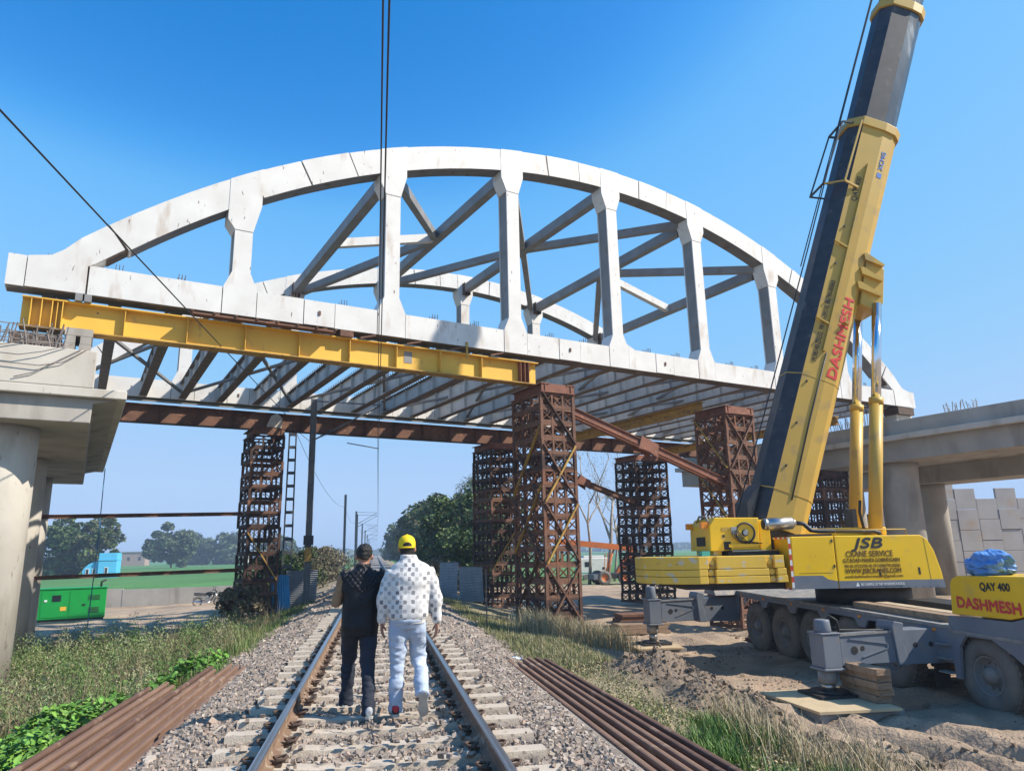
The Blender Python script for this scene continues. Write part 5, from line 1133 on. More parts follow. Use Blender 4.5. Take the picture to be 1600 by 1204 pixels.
for k, (x, y, w_, h_, m, lab) in enumerate(((-128, 420, 16, 7, 'brickwall', 'small brick building far beyond the field by a round tree'), (-168, 430, 14, 6, 'whitewall', 'pale low building far beyond the field'), (-76, 420, 16, 4.5, 'whitewall', 'long pale building behind the dark trestle tower'), (-30, 215, 6, 4.6, 'whitewall', 'cream house with windows behind the lineside bushes'))):
    t = thing('far_house', lab, 'house', (x, y, -1.7)); part('wall', G().box((x-w_/2, y, -1.7), (x+w_/2, y+8, h_-1.7)), m, t); part('roof', G().box((x-w_/2-.4, y-.4, h_-1.7), (x+w_/2+.4, y+8.4, h_-1.3)), 'concrete', t)
    for q in range(3):
        xx = x-w_/2+w_*(q+.5)/3; part('window', G().box((xx-.6, y-.06, h_*.4-1.7), (xx+.6, y-.02, h_*.4+.1)), 'glass', t)

# ================================================================== VEGETATION
def leaf_mesh(C, size, col, rg, quad=True, upbias=.3):
    n = len(C); a = rg.normal(size=(n, 3)); a[:, 2] *= .6; a /= np.linalg.norm(a, axis=1)[:, None]
    b = rg.normal(size=(n, 3)); b -= (b*a).sum(1)[:, None]*a; b /= np.linalg.norm(b, axis=1)[:, None]
    s = size*rg.uniform(.6, 1.35, (n, 1)); w = s*rg.uniform(.45, .7, (n, 1))
    nv = np.cross(a, b); V = np.stack([C-a*s, C+b*w+nv*w*.3, C+a*s, C-b*w+nv*w*.3], 1).reshape(-1, 3)
    F = np.arange(4*n).reshape(-1, 4); return V, F, np.repeat(col, 4, 0)
def limbs(base, h, spread, rg, depth=4, r0=.16, lean=(0, 0), kids=3, first=.35):
    """recursive tapered branches; returns G and tip list"""
    g = G(); tips = []
    def go(p, d, L, r, k):
        n = 4; pts = [p]; q = p.copy(); dd = d.copy()
        for i in range(n):
            dd = nrm(dd+rg.normal(size=3)*.10+np.array((0, 0, .04))); q = q+dd*L/n; pts.append(q.copy())
        g.tube(pts, [max(.006, r*(1-.55*i/n)) for i in range(n+1)], 6 if k > 1 else 4)
        if k <= 1: tips.append(q)
        if k == 0: return
        for c in range(kids if k < depth else kids+1):
            i = rg.integers(2, n+1); s = pts[i]; a = rg.uniform(0, 6.28); el = rg.uniform(.25, .9)
            nd = nrm(np.array((math.cos(a)*spread, math.sin(a)*spread, el))+dd*.5); go(s, nd, L*rg.uniform(.5, .75), r*.5, k-1)
            if k == 1: tips.append(s)
    go(np.array(base, float), nrm((lean[0], lean[1], 1)), h*first, r0, depth); return g, tips
def tree(name, label, x, y, h, rad, nleaf, lsize, cols, seed, bark='bark', r0=.16, lobes=9, group=None, low=.15, zb=None):
    rg = np.random.default_rng(seed); zb = gz1(x, y)-.05 if zb is None else zb
    t = thing(name, label, 'tree' if h > 3.4 else 'bush', (x, y, zb), group)
    g, tips = limbs((x, y, zb), h, 1.0, rg, 3, r0, kids=3, first=.42); part('trunk', g, bark, t)
    # clumps through the crown volume
    cc = []
    for k in range(lobes*3):
        a = rg.uniform(0, 6.28); u = rg.uniform(0, 1)**.5; zz = rg.uniform(low, .93); prof = math.sin(math.pi*min(1, max(.08, (zz-low+.12)/(1.12-low))))**.7
        cc.append((x+math.cos(a)*rad*u*prof, y+math.sin(a)*rad*u*prof, zb+h*zz, rad*rg.uniform(.2, .42)))
    for q in tips[:lobes]: cc.append((*q, rad*.25))
    cc = np.array(cc); k = rg.integers(0, len(cc), nleaf); d = rg.normal(size=(nleaf, 3)); d /= np.linalg.norm(d, axis=1)[:, None]; rr = rg.uniform(.25, 1, nleaf)**.45
    P = cc[k, :3]+d*(cc[k, 3]*rr)[:, None]*np.array((1, 1, .75)); P = P[(P[:, 2] > zb+.08)]
    n = len(P); cols = np.array(cols); cl = cols[rg.integers(0, len(cols), n)]*rg.uniform(.7, 1.3, (n, 1))*(.8+.4*rg.random(len(cc)))[k[:n], None]
    V, F, c3 = leaf_mesh(P, lsize, np.clip(cl, .005, .6), rg)
    M_ = WLOC[t.name].inverted(); V = V+np.array(M_.translation)
    o = bpy.data.objects.new('crown', np_mesh('crown', V, F, 'leaf', c3)); COL.objects.link(o); o.parent = t; return t
DG = [(.05, .095, .024), (.075, .12, .034), (.04, .075, .02), (.105, .145, .045)]
OL = [(.10, .105, .045), (.075, .085, .035), (.13, .12, .06)]
DR = [(.17, .14, .085), (.22, .18, .11), (.13, .11, .06)]
HZ = [(.07, .10, .045), (.095, .125, .06), (.055, .085, .04)]
RT = [(6.6, 52, 4.6, 2.6, 9000, .16, DG, 'dense dark green tree right beside the dark tower over the line'), (8.2, 60, 8.4, 4.2, 17000, .18, DG, 'tallest dense green tree of the row along the line'), (8.8, 74, 9.0, 4.3, 14000, .2, DG+OL, 'dense tree with olive leaves second in the row along the line'), (8.8, 92, 9.8, 4.8, 11000, .24, DG+OL, 'olive brown tree in the middle of the row along the line'), (8.9, 118, 11.5, 5.4, 9000, .34, DG+OL, 'rounded dark tree far along the row beside the line'), (9.2, 150, 12.5, 5.6, 7000, .38, HZ, 'hazy tree farther along the row beside the line'), (9.5, 195, 13, 6, 5000, .55, HZ, 'hazy tree near the end of the row beside the line'), (10, 255, 10, 7, 3500, .7, HZ, 'pale hazy tree at the far end of the row'), (10, 340, 11, 8, 3000, .9, HZ, 'faintest hazy tree where the track vanishes')]
for k, (x, y, h, r_, n, ls, c_, lab) in enumerate(RT): tree('roadside_tree', lab, x, y, h, r_, n, ls, c_, 100+k, lobes=12, group='trees in a row beside the line')
tree('tall_tree', 'tall thin half bare tree rising above the dense row', 14.2, 96, 15, 3.6, 4200, .13, [(.24, .22, .16), (.19, .19, .12)], 120, 'palebark', .3, 12, low=.45)
tree('grey_bush', 'grey brown bush at the foot of the tree row', 5.6, 58, 2.6, 2.2, 6000, .10, DR+OL, 130, lobes=9)
tree('grey_bush', 'low dry bush before the corrugated barrier', 4.4, 46, 1.9, 1.6, 4500, .08, DR, 131, lobes=8)
def bare(label, x, y, h, seed, r0, leaves=0):
    rg = np.random.default_rng(seed); zb = gz1(x, y)-.05; t = thing('bare_tree', label, 'tree', (x, y, zb), 'bare trees behind the struts')
    g, tips = limbs((x, y, zb), h, .55, rg, 4, r0, kids=2, first=.55); part('trunk', g, 'palebark', t)
    if leaves:
        T = np.array(tips); k = rg.integers(0, len(T), leaves); P = T[k]+rg.normal(size=(leaves, 3))*.45; cl = np.array(DR+OL)[rg.integers(0, 6, leaves)]*rg.uniform(.8, 1.4, (leaves, 1))
        V, F, c3 = leaf_mesh(P, .055, cl, rg); V = V+np.array(WLOC[t.name].inverted().translation); o = bpy.data.objects.new('crown', np_mesh('crown', V, F, 'leaf', c3)); COL.objects.link(o); o.parent = t
bare('bare pale tree with forked trunk behind the sloping strut', 21.4, 68, 14.5, 201, .27, 700)
bare('thinner bare tree beside the big rusty tower', 19.2, 66, 13.5, 207, .17, 250)
bare('bare twiggy tree beside the dark tower behind the counterweights', 24.6, 72, 11.5, 211, .18, 1400)
bare('slender bare tree between the forked one and the dark tower', 22.9, 70, 12.0, 214, .13, 300)
for k, (x, y, h, r_, n, ls, c_, lab) in enumerate(((-66, 172, 12.0, 6.5, 9000, .5, DG, 'broad dark tree beside the blue house'), (-57.5, 170, 12.5, 4.2, 5000, .42, OL+DG, 'taller loose tree with pale trunk beside the blue house'), (-71.5, 281, 16, 7.8, 7000, .8, HZ, 'round tree standing alone in the field'), (-84, 378, 14, 10, 5000, 1.1, HZ, 'wide hazy tree clump beyond the round tree'), (-69.5, 372, 13.5, 10, 5000, 1.1, HZ, 'hazy tree clump beside the dark trestle tower'), (-42, 330, 11, 8, 4000, .9, HZ, 'hazy tree behind the lattice mast'))):
    tree('field_tree', lab, x, y, h, r_, n, ls, c_, 300+k, 'palebark' if k == 1 else 'bark', .35, 12, low=.08, group='trees standing in the field')
for k, (x, y, h, r_, n, c_, lab) in enumerate(((-5.6, 43, 3.1, 1.7, 7000, DG, 'dark green bush behind the grey corrugated sheet'), (-4.6, 47, 3.2, 1.5, 5000, DG+OL, 'leafy bush behind the steel catenary mast'), (-4.6, 55, 3.0, 1.9, 5000, DR+OL, 'dry brown scrub beside the far ballast'), (-4.8, 68, 3.2, 2.4, 4500, DR, 'pale dry scrub farther along the line'), (-5.2, 90, 3.3, 3.0, 3500, DR+OL, 'low scrub beside the distant masts'), (-5.55, 32.6, 1.5, .95, 4500, DR, 'tangled dry brush at the foot of the dark tower'))):
    tree('lineside_bush', lab, x, y, h, r_, n, .085 if y < 60 else .13, c_, 330+k, lobes=9, low=.04, group='bushes beside the line')
# far woodland as one hazy mass
def far_wood():
    rg = np.random.default_rng(77); n = 16000; x = rg.uniform(-900, 700, n); y = 1050+rg.normal(0, 60, n); hh = 8+6*fbm(np.stack([x*.012, y*0], 1), 8, 3)
    P = np.stack([x, y, -1.5+hh*rg.random(n)], 1); cl = np.array(HZ)[rg.integers(0, 3, n)]; V, F, c3 = leaf_mesh(P, 4.0, cl, rg)
    o = bpy.data.objects.new('far_woodland', np_mesh('far_woodland', V, F, 'leaf', c3)); COL.objects.link(o); tag(o, 'far line of trees along the hazy horizon', 'woodland', kind='stuff')
far_wood()
def blades(name, label, x, y, hmin, hmax, w, cols, seed, lean=.35, zf=None, cat='grass'):
    n = len(x); rg = np.random.default_rng(seed); z = gz(x, y) if zf is None else np.full(n, zf)
    h = rg.uniform(hmin, hmax, n); a = rg.uniform(0, 6.28, n); l = rg.uniform(.1, lean, n)*h*1.6; w_ = w*rg.uniform(.6, 1.4, n)
    b = a+rg.uniform(.8, 2.3, n); dx, dy = np.cos(a)*l, np.sin(a)*l; wx, wy = np.cos(b)*w_, np.sin(b)*w_
    p0 = np.stack([x-wx, y-wy, z-.02], 1); p1 = np.stack([x+wx, y+wy, z-.02], 1); m0 = np.stack([x-wx*.7+dx*.35, y-wy*.7+dy*.35, z+h*.6], 1); m1 = np.stack([x+wx*.7+dx*.35, y+wy*.7+dy*.35, z+h*.6], 1)
    t0 = np.stack([x+dx-wx*.08, y+dy-wy*.08, z+h*.97], 1); t1 = np.stack([x+dx+wx*.08, y+dy+wy*.08, z+h*.97], 1)
    V = np.stack([p0, p1, m0, m1, t0, t1], 1).reshape(-1, 3); i = np.arange(n)[:, None]*6
    F = np.concatenate([i+np.array([[0, 1, 3, 2]]), i+np.array([[2, 3, 5, 4]])]); cols = np.array(cols); cl = cols[rg.integers(0, len(cols), n)]*rg.uniform(.65, 1.3, (n, 1))
    o = bpy.data.objects.new(name, np_mesh(name, V, F, 'leaf', np.repeat(np.clip(cl, 0, .8), 6, 0))); COL.objects.link(o); tag(o, label, cat, kind='stuff'); return o
def clumped(n, x0, x1, y0, y1, seed, k=160, s=.22, keep=None):
    rg = np.random.default_rng(seed); cx = rg.uniform(x0, x1, k); cy = y0+(y1-y0)*rg.random(k)**1.3; j = rg.integers(0, k, n)
    x = cx[j]+rg.normal(0, s, n); y = cy[j]+rg.normal(0, s*1.3, n); ok = (x > x0-.3) & (x < x1+.3)
    if keep is not None: ok &= keep(x, y)
    return x[ok], y[ok]
STRAW = [(.42, .34, .19), (.36, .29, .16), (.30, .25, .13), (.48, .40, .25)]
GRN = [(.10, .19, .035), (.14, .24, .05), (.08, .15, .03)]
MIX = [(.20, .21, .085), (.15, .17, .06), (.27, .24, .12)]
kr = lambda x, y: (x > 3.12) & ((x < 4.35+.25*np.sin(y*1.3)) | (y > 14.6) | (y < 10.6)) & ((x < 4.9) | (y > 16))
x, y = clumped(6500, 3.15, 4.6, 4.5, 26, 401, 120, .17, kr); blades('dry_grass', 'dry straw grass beside the loose rails on the crane side', x, y, .03, .14, .005, STRAW+MIX+GRN, 402)
x, y = clumped(12000, 3.3, 5.0, 14.0, 25, 403, 120, .26, kr); blades('pale_grass', 'pale green grass on the bank before the big tower', x, y, .06, .22, .005, MIX+STRAW+GRN[:1], 404)
x, y = clumped(5000, 3.2, 4.6, 4.6, 9.0, 405, 16, .12, kr); blades('green_tufts', 'bright green grass tufts beside the loose rails', x, y, .10, .28, .007, GRN, 406)
x, y = clumped(7000, 4.0, 7.0, 20.5, 25.0, 407, 60, .25); blades('tall_dry_grass', 'tall dry grass round the foot of the big tower', x, y, .2, .8, .006, STRAW, 408, .4)
x, y = clumped(1500, 4.2, 5.4, 6.5, 10.8, 409, 22, .2); blades('dry_stalks', 'thin dry stalks on the spoil by the rails', x, y, .2, .55, .004, STRAW+[(.2, .15, .1)], 410, .5)
kl = lambda x, y: (x < -3.35) | (y > 14.3)
x, y = clumped(7000, -10.5, -3.2, 9.5, 30, 411, 420, .32, kl); blades('weeds', 'tangled olive weeds on the bank before the generator', x, y, .12, .6, .006, MIX+[(.13, .16, .05), (.17, .15, .075), (.22, .24, .10)], 412, .55)
x, y = clumped(5000, -8.5, -3.4, 10, 26, 413, 120, .3, kl); blades('brown_weeds', 'brown dry weed stems among the green', x, y, .3, .85, .004, [(.20, .15, .085), (.25, .19, .11), (.16, .12, .07)], 414, .5)
x, y = clumped(9000, -4.2, -2.7, 14, 34, 415, 90, .2, lambda x, y: x < -2.6); blades('ballast_edge_grass', 'short green grass at the edge of the ballast', x, y, .06, .25, .006, GRN+MIX, 416)
x, y = clumped(6000, 2.75, 3.4, 13.6, 34, 417, 90, .16, lambda x, y: x > 2.6); blades('bank_grass', 'thin grass creeping into the far ballast', x, y, .06, .22, .006, MIX, 418)
def leafy(name, label, n, x0, x1, y0, y1, hmax, size, cols, seed, k=60):
    rg = np.random.default_rng(seed); x, y = clumped(n, x0, x1, y0, y1, seed, k, .24, kl); n = len(x); z = gz(x, y)+rg.random(n)**.7*hmax*(.5+fbm(np.stack([x, y], 1)*1.5, 3, 3)+.35)
    th = rg.uniform(0, 6.28, n); tl = rg.normal(0, .45, (n, 2)); s = size*rg.uniform(.5, 1.3, n); ang = np.linspace(0, 2*np.pi, 8)[:-1]; lob = 1+.14*np.cos(ang*5)
    U_ = np.cos(ang[None]+th[:, None])*lob*s[:, None]; V_ = np.sin(ang[None]+th[:, None])*lob*s[:, None]; W_ = U_*tl[:, :1]+V_*tl[:, 1:]
    P = np.stack([x[:, None]+U_, y[:, None]+V_, z[:, None]+W_], -1); c0 = np.stack([x, y, z-s*.18], 1)[:, None]; P = np.concatenate([c0, P], 1); i = np.arange(n)[:, None]*8
    F = np.concatenate([i+np.array([[0, 1+q, 1+(q+1) % 7]]) for q in range(7)]); cl = np.array(cols)[rg.integers(0, len(cols), n)]*rg.uniform(.7, 1.3, (n, 1))
    o = bpy.data.objects.new(name, np_mesh(name, P.reshape(-1, 3), F, 'leaf', np.repeat(cl, 8, 0))); COL.objects.link(o); tag(o, label, 'plants', kind='stuff')
LG = [(.10, .23, .03), (.14, .30, .045), (.08, .18, .03), (.19, .34, .06)]
leafy('broad_leaf_plants', 'low bright green broad leaf plants beside the pile of rails', 34000, -6.8, -3.45, 6.4, 10.9, .42, .031, LG, 421, 190)
leafy('small_leaf_plants', 'small green leafy plants at the end of the loose rails', 4500, -4.8, -3.2, 11.5, 16.5, .3, .045, LG[:3], 423, 30)
def weedy(n, k, seed):
    rg = np.random.default_rng(seed); cx = rg.uniform(-11, -3.7, k); cy = 9.8+18*rg.random(k)**1.2; cr = rg.uniform(.22, .55, k); ch = rg.uniform(.4, 1.2, k)*np.clip(.4+(-3.5-cx)*.4, .35, 1.0)
    pal = np.array([(.11, .18, .045), (.15, .215, .065), (.22, .26, .11), (.21, .18, .10), (.27, .29, .15), (.085, .15, .035)]); cc = pal[rg.integers(0, 6, k)]
    j = rg.integers(0, k, n); u = rg.normal(size=(n, 3)); u /= np.linalg.norm(u, axis=1)[:, None]; u[:, 2] = np.abs(u[:, 2]); rr = rg.random(n)**.5
    x = cx[j]+u[:, 0]*cr[j]*rr; y = cy[j]+u[:, 1]*cr[j]*rr; z = gz(x, y)+u[:, 2]*ch[j]*rr+.02; ok = kl(x, y) & (x < -3.3)
    P = np.stack([x, y, z], 1)[ok]; cl = (cc[j]*rg.uniform(.65, 1.4, (n, 1)))[ok]; a = rg.normal(size=(len(P), 3)); a[:, 2] = np.abs(a[:, 2])+.3; a /= np.linalg.norm(a, axis=1)[:, None]
    b = np.cross(a, rg.normal(size=(len(P), 3))); b /= np.linalg.norm(b, axis=1)[:, None]; s_ = rg.uniform(.016, .046, (len(P), 1)); w_ = s_*rg.uniform(.18, .38, (len(P), 1))
    V = np.stack([P-a*s_, P+b*w_, P+a*s_, P-b*w_], 1).reshape(-1, 3); F = np.arange(len(V)).reshape(-1, 4)
    o = bpy.data.objects.new('weed_leaves', np_mesh('weed_leaves', V, F, 'leaf', np.repeat(cl, 4, 0))); COL.objects.link(o); tag(o, 'feathery olive leaves of the tangled weeds', 'plants', kind='stuff')
weedy(210000, 560, 425)

rgl = np.random.default_rng(440); nl = 26000
x, y = clumped(nl, 3.15, 5.0, 4.4, 24, 441, 260, .2, kr); n_ = len(x); P = np.stack([x, y, gz(x, y)+.01+.10*rgl.random(n_)**2], 1); cl = np.array(MIX+STRAW+[(.13, .17, .05)])[rgl.integers(0, 8, n_)]*rgl.uniform(.6, 1.2, (n_, 1)); V, F, c3 = leaf_mesh(P, .022, cl, rgl)
o = bpy.data.objects.new('ground_weeds', np_mesh('ground_weeds', V, F, 'leaf', c3)); COL.objects.link(o); tag(o, 'low dry weeds between the loose rails and the yard', 'plants', kind='stuff')
# ================================================================== THE TWO MEN
def ring(c, rx, ry, n=18, p=2.0, rot=0.0):
    out = []
    for k in range(n):
        a = 2*math.pi*k/n; ca, sa = math.cos(a), math.sin(a)
        x = rx*math.copysign(abs(ca)**(2/p), ca); y = ry*math.copysign(abs(sa)**(2/p), sa)
        out.append(np.array(c, float)+np.array((x*math.cos(rot)-y*math.sin(rot), x*math.sin(rot)+y*math.cos(rot), 0)))
    return out
def fuse(g, voxel, smooth, it=6):
    me = g.mesh('tmp'); ob = bpy.data.objects.new('tmp', me); COL.objects.link(ob)
    m = ob.modifiers.new('r', 'REMESH'); m.mode = 'VOXEL'; m.voxel_size = voxel
    s = ob.modifiers.new('s', 'SMOOTH'); s.factor = smooth; s.iterations = it
    bpy.context.view_layer.update()
    out = bpy.data.meshes.new_from_object(ob.evaluated_get(bpy.context.evaluated_depsgraph_get())); bpy.data.objects.remove(ob); return out
def wrinkle(me, amp, sc, seed, fn=None):
    n = len(me.vertices); V = np.empty(n*3); me.vertices.foreach_get('co', V); V = V.reshape(-1, 3); Nn = np.empty(n*3); me.vertices.foreach_get('normal', Nn); Nn = Nn.reshape(-1, 3)
    d = fbm(V*np.array(sc), seed, 3); d = np.sign(d)*np.abs(d)**.8
    if fn is not None: d = d*fn(V)
    me.vertices.foreach_set('co', (V+Nn*(amp*d)[:, None]).ravel()); me.update()
def put(me, name, m, parent, base):
    n = len(me.vertices); V = np.empty(n*3); me.vertices.foreach_get('co', V); V = V.reshape(-1, 3)-np.array(base); me.vertices.foreach_set('co', V.ravel())
    me.polygons.foreach_set('use_smooth', np.ones(len(me.polygons), bool)); me.materials.clear(); me.materials.append(MT[m]); me.name = name; me.update()
    o = bpy.data.objects.new(name, me); COL.objects.link(o); o.parent = parent
    if parent is None: o.location = base
    return o
def hand(g, w, d, th, nrm_, curl=.5):
    """w wrist, d towards fingers, th towards the thumb side, nrm_ out of the palm"""
    w = np.array(w, float); d, th, q = nrm(d), nrm(th), nrm(nrm_)
    rings = []
    for u, a, b in ((-.02, .026, .020), (.02, .034, .017), (.06, .041, .015), (.092, .040, .013)):
        c = w+d*u; rings.append([c+th*a*math.cos(t)+q*b*math.sin(t) for t in np.linspace(0, 2*math.pi, 13)[:-1]])
    g.loft(rings)
    for k, (off, L) in enumerate(((.030, .072), (.010, .08), (-.011, .075), (-.031, .058))):
        p = w+d*.085+th*off; dd = d.copy(); pts = [p]
        for s in (.42, .33, .25):
            dd = nrm(dd+q*curl*.55); p = p+dd*L*s; pts.append(p)
        g.tube(pts, [.0098, .0092, .0085, .0068], 8)
    p = w+d*.022+th*.028; pts = [p]; dd = nrm(d*.7+th*.75+q*.25)
    for s, nd in ((.038, d*.9+th*.45+q*.35), (.03, d+th*.1+q*.4), (.022, d)): p = p+dd*s; pts.append(p); dd = nrm(nd)
    g.tube(pts, [.014, .0125, .011, .008], 8)
def shoe(heel, toe, up, w, mats_, parent, name='shoe', accent=None):
    heel = np.array(heel, float); toe = np.array(toe, float); d = nrm(toe-heel); L = np.linalg.norm(toe-heel); up = np.array(up, float); up = nrm(up-d*(up @ d)); sd = np.cross(d, up)
    def rr(u, hw, h0, h1): return [heel+d*L*u+sd*hw*math.cos(t)+up*(h0+(h1-h0)*(math.sin(t)*.5+.5)) for t in np.linspace(0, 2*math.pi, 15)[:-1]]
    g = G(); g.loft([rr(-.03, .022, .03, .075), rr(.0, .034, .02, .10), rr(.12, .038, .02, .115), rr(.3, .038, .02, .11), rr(.5, .043, .02, .085), rr(.72, .048, .02, .065), rr(.9, .040, .02, .052), rr(1.0, .02, .022, .04)])
    o = part(name, g, mats_[0], parent)
    s = G(); o2 = [(-.04, .0), (-.02, .03), (.08, .040), (.3, .038), (.55, .046), (.75, .052), (.92, .042), (1.02, .015)]
    poly = [heel+d*L*u+sd*hw for u, hw in o2]+[heel+d*L*u-sd*hw for u, hw in o2[::-1][:-1]]
    s.prism(poly, up*.028); part('sole', s, mats_[1], o)
    if accent: part('heel_tab', G().loft([rr(-.045, .02, .045, .10), rr(.03, .039, .05, .118)]), accent, o)
    return o
def head(g, c, s=1.0, yaw=0.0):
    """skull, jaw, nose and ears; c = centre of the head, facing +Y"""
    prof = [(-.125, .045, .050, .012), (-.105, .052, .066, .018), (-.07, .062, .082, .012), (-.03, .072, .094, .004), (.01, .077, .100, 0), (.05, .075, .098, -.004), (.085, .062, .082, -.008), (.108, .04, .052, -.01), (.118, .012, .015, -.01)]
    g.loft([ring((c[0], c[1]+dy*s, c[2]+z*s), rx*s, ry*s) for z, rx, ry, dy in prof])
    g.loft([[np.array((c[0]+a*s, c[1]+b*s, c[2]+z*s)) for a, b in ((-.014, .085), (.014, .085), (.008, tip), (-.008, tip))] for z, tip in ((.015, .098), (-.01, .112), (-.035, .122), (-.045, .105))])
    for sx in (-1, 1):
        g.loft([[np.array((c[0]+sx*(.074+.012*k)*s, c[1]+(-.012+r_*.6*math.cos(t))*s, c[2]+(-.012+r_*math.sin(t))*s)) for t in np.linspace(0, 2*math.pi, 11)[:-1]] for k, r_ in enumerate((.026, .031, .022))])
    for z, r_ in ((-.062, .016), (-.074, .018)): g.loft([[np.array((c[0]+.022*u*s, c[1]+(.078+.006*math.cos(t))*s, c[2]+(z+.005*math.sin(t))*s)) for t in np.linspace(0, 2*math.pi, 7)[:-1]] for u in (-1, 0, 1)])
def person(label, base, J, H, cloth):
    """J: joints, H: head centre; body is one continuous mesh"""
    g = G()
    for sd in ('L', 'R'):
        g.tube([J['hip'+sd], J['knee'+sd], J['ank'+sd], np.array(J['ank'+sd])+(0, 0, -.03)], [.08, .055, .040, .04], 12)
        g.tube([J['sh'+sd], J['el'+sd], J['wr'+sd]], [.05, .04, .028], 12); hand(g, J['wr'+sd], *J['hand'+sd])
    for r_ in J['torso']: pass
    g.loft([ring(c, rx-.03, ry-.03) for c, rx, ry in J['torso']]); g.tube([J['neck0'], J['neck1']], .057, 14); head(g, H, J.get('hs', 1.0))
    o = put(fuse(g, .0065, .5, 5), 'person', 'skin', None, base); tag(o, label, 'person'); WLOC[o.name] = Matrix.Translation(Vector(base))
    e = G()
    for sx in (-1, 1): e.lathe((H[0]+sx*.03, H[1]+.085, H[2]+.005), (0, 1, 0), [(0, .012), (.008, .009), (.011, 0)], 10)
    part('eyes', e, 'black', o); return o
# man in the black vest
bA = (-.22, 8.22, 0.0)
JA = dict(hipL=(-.31, 8.24, .87), kneeL=(-.33, 8.46, .48), ankL=(-.345, 8.50, .10), hipR=(-.13, 8.22, .87), kneeR=(-.12, 8.14, .47), ankR=(-.105, 7.96, .10),
          shL=(-.385, 8.24, 1.37), elL=(-.475, 8.26, 1.10), wrL=(-.34, 8.47, 1.20), shR=(-.02, 8.24, 1.37), elR=(.045, 8.27, 1.10), wrR=(-.10, 8.47, 1.18),
          handL=((.55, .75, .25), (0, -.2, 1), (.8, -.5, 0), .5), handR=((-.5, .8, .2), (0, -.2, 1), (-.8, -.5, 0), .5),
          torso=[((-.21, 8.23, .84), .165, .125), ((-.205, 8.24, 1.0), .165, .13), ((-.20, 8.25, 1.18), .185, .135), ((-.20, 8.25, 1.32), .205, .13), ((-.20, 8.245, 1.41), .175, .105), ((-.20, 8.24, 1.46), .09, .08)],
          neck0=(-.20, 8.24, 1.42), neck1=(-.19, 8.27, 1.54), hs=1.0)
HA = (-.188, 8.285, 1.585)
mA = person('man in black quilted vest walking away between the rails', bA, JA, HA, None)
g = G()
for sd in ('L', 'R'):
    h, k, a = (np.array(JA[q+sd]) for q in ('hip', 'knee', 'ank')); g.tube([h+(0, 0, .06), h+(0, 0, -.08), (h+k)/2+(0, -.005, 0), k, (k+a)/2+(0, -.012, 0), a+(0, 0, -.02), a+(0, 0, -.075)], [.095, .104, .092, .076, .072, .069, .072], 16)
g.loft([ring((-.21, 8.23, .78), .16, .115), ring((-.21, 8.22, .86), .178, .138), ring((-.205, 8.235, 1.0), .168, .13)])
me = fuse(g, .011, .5, 5); wrinkle(me, .022, (7, 7, 15), 3, lambda V: np.clip((.95-V[:, 2])/.5, .25, 1)); put(me, 'trousers', 'navy', mA, bA)
g = G()
for sd in ('L', 'R'):
    s_, e_, w_ = (np.array(JA[q+sd]) for q in ('sh', 'el', 'wr')); g.tube([s_+(0, 0, .01), (s_+e_)/2, e_, (e_+w_)/2, w_], [.068, .062, .056, .047, .040], 14)
me = fuse(g, .011, .5, 4); wrinkle(me, .014, (11, 11, 13), 5); put(me, 'shirt_sleeves', 'tanshirt', mA, bA)
g = G(); g.loft([ring((-.21, 8.23, .76), .192, .152, 24, 2.4), ring((-.21, 8.225, .86), .196, .156, 24, 2.4), ring((-.205, 8.24, 1.02), .194, .155, 24, 2.4), ring((-.20, 8.25, 1.18), .208, .158, 24, 2.4), ring((-.20, 8.25, 1.30), .222, .15, 24, 2.4), ring((-.20, 8.245, 1.375), .218, .13, 24), ring((-.20, 8.24, 1.425), .15, .105, 24), ring((-.198, 8.245, 1.455), .085, .085, 24), ring((-.195, 8.25, 1.50), .078, .082, 24)])
for sx in (-1, 1): g.tube([(-.20+sx*.15, 8.245, 1.37), (-.20+sx*.205, 8.245, 1.335)], [.09, .082], 14)
me = fuse(g, .0075, .5, 4); wrinkle(me, .014, (5, 5, 8), 9)
# quilted yoke: diamond cushions on the upper back and shoulders
n = len(me.vertices); V = np.empty(n*3); me.vertices.foreach_get('co', V); V = V.reshape(-1, 3); Nn = np.empty(n*3); me.vertices.foreach_get('normal', Nn); Nn = Nn.reshape(-1, 3)
u = (V[:, 0]+.20); w = V[:, 2]; q = np.minimum(np.abs(np.sin((u+w*.8)*math.pi/.055)), np.abs(np.sin((u-w*.8)*math.pi/.055)))
zone = np.clip((w-(1.20+.5*np.abs(u)))/.01, 0, 1); me.vertices.foreach_set('co', (V+Nn*((np.sqrt(q)*.015-.005)*zone)[:, None]).ravel()); me.update()
put(me, 'vest', 'vest', mA, bA)
g = G(); hc = np.array(HA); g.loft([ring(hc+(0, dy, z), rx, ry, 20) for z, rx, ry, dy in ((-.035, .055, .05, -.054), (-.01, .074, .072, -.036), (.02, .085, .088, -.022), (.06, .085, .10, -.012), (.095, .074, .09, -.008), (.122, .05, .062, -.008), (.134, .015, .02, -.008))])
me = fuse(g, .008, .4, 3); wrinkle(me, .012, (40, 40, 40), 12); put(me, 'hair', 'hair', mA, bA)
shoe((-.10, 7.885, .002), (-.085, 8.15, .002), (0, 0, 1), .05, ('greysneaker', 'sole'), mA)
shoe((-.35, 8.44, .03), (-.40, 8.69, .002), (0, .1, 1), .05, ('greysneaker', 'sole'), mA)
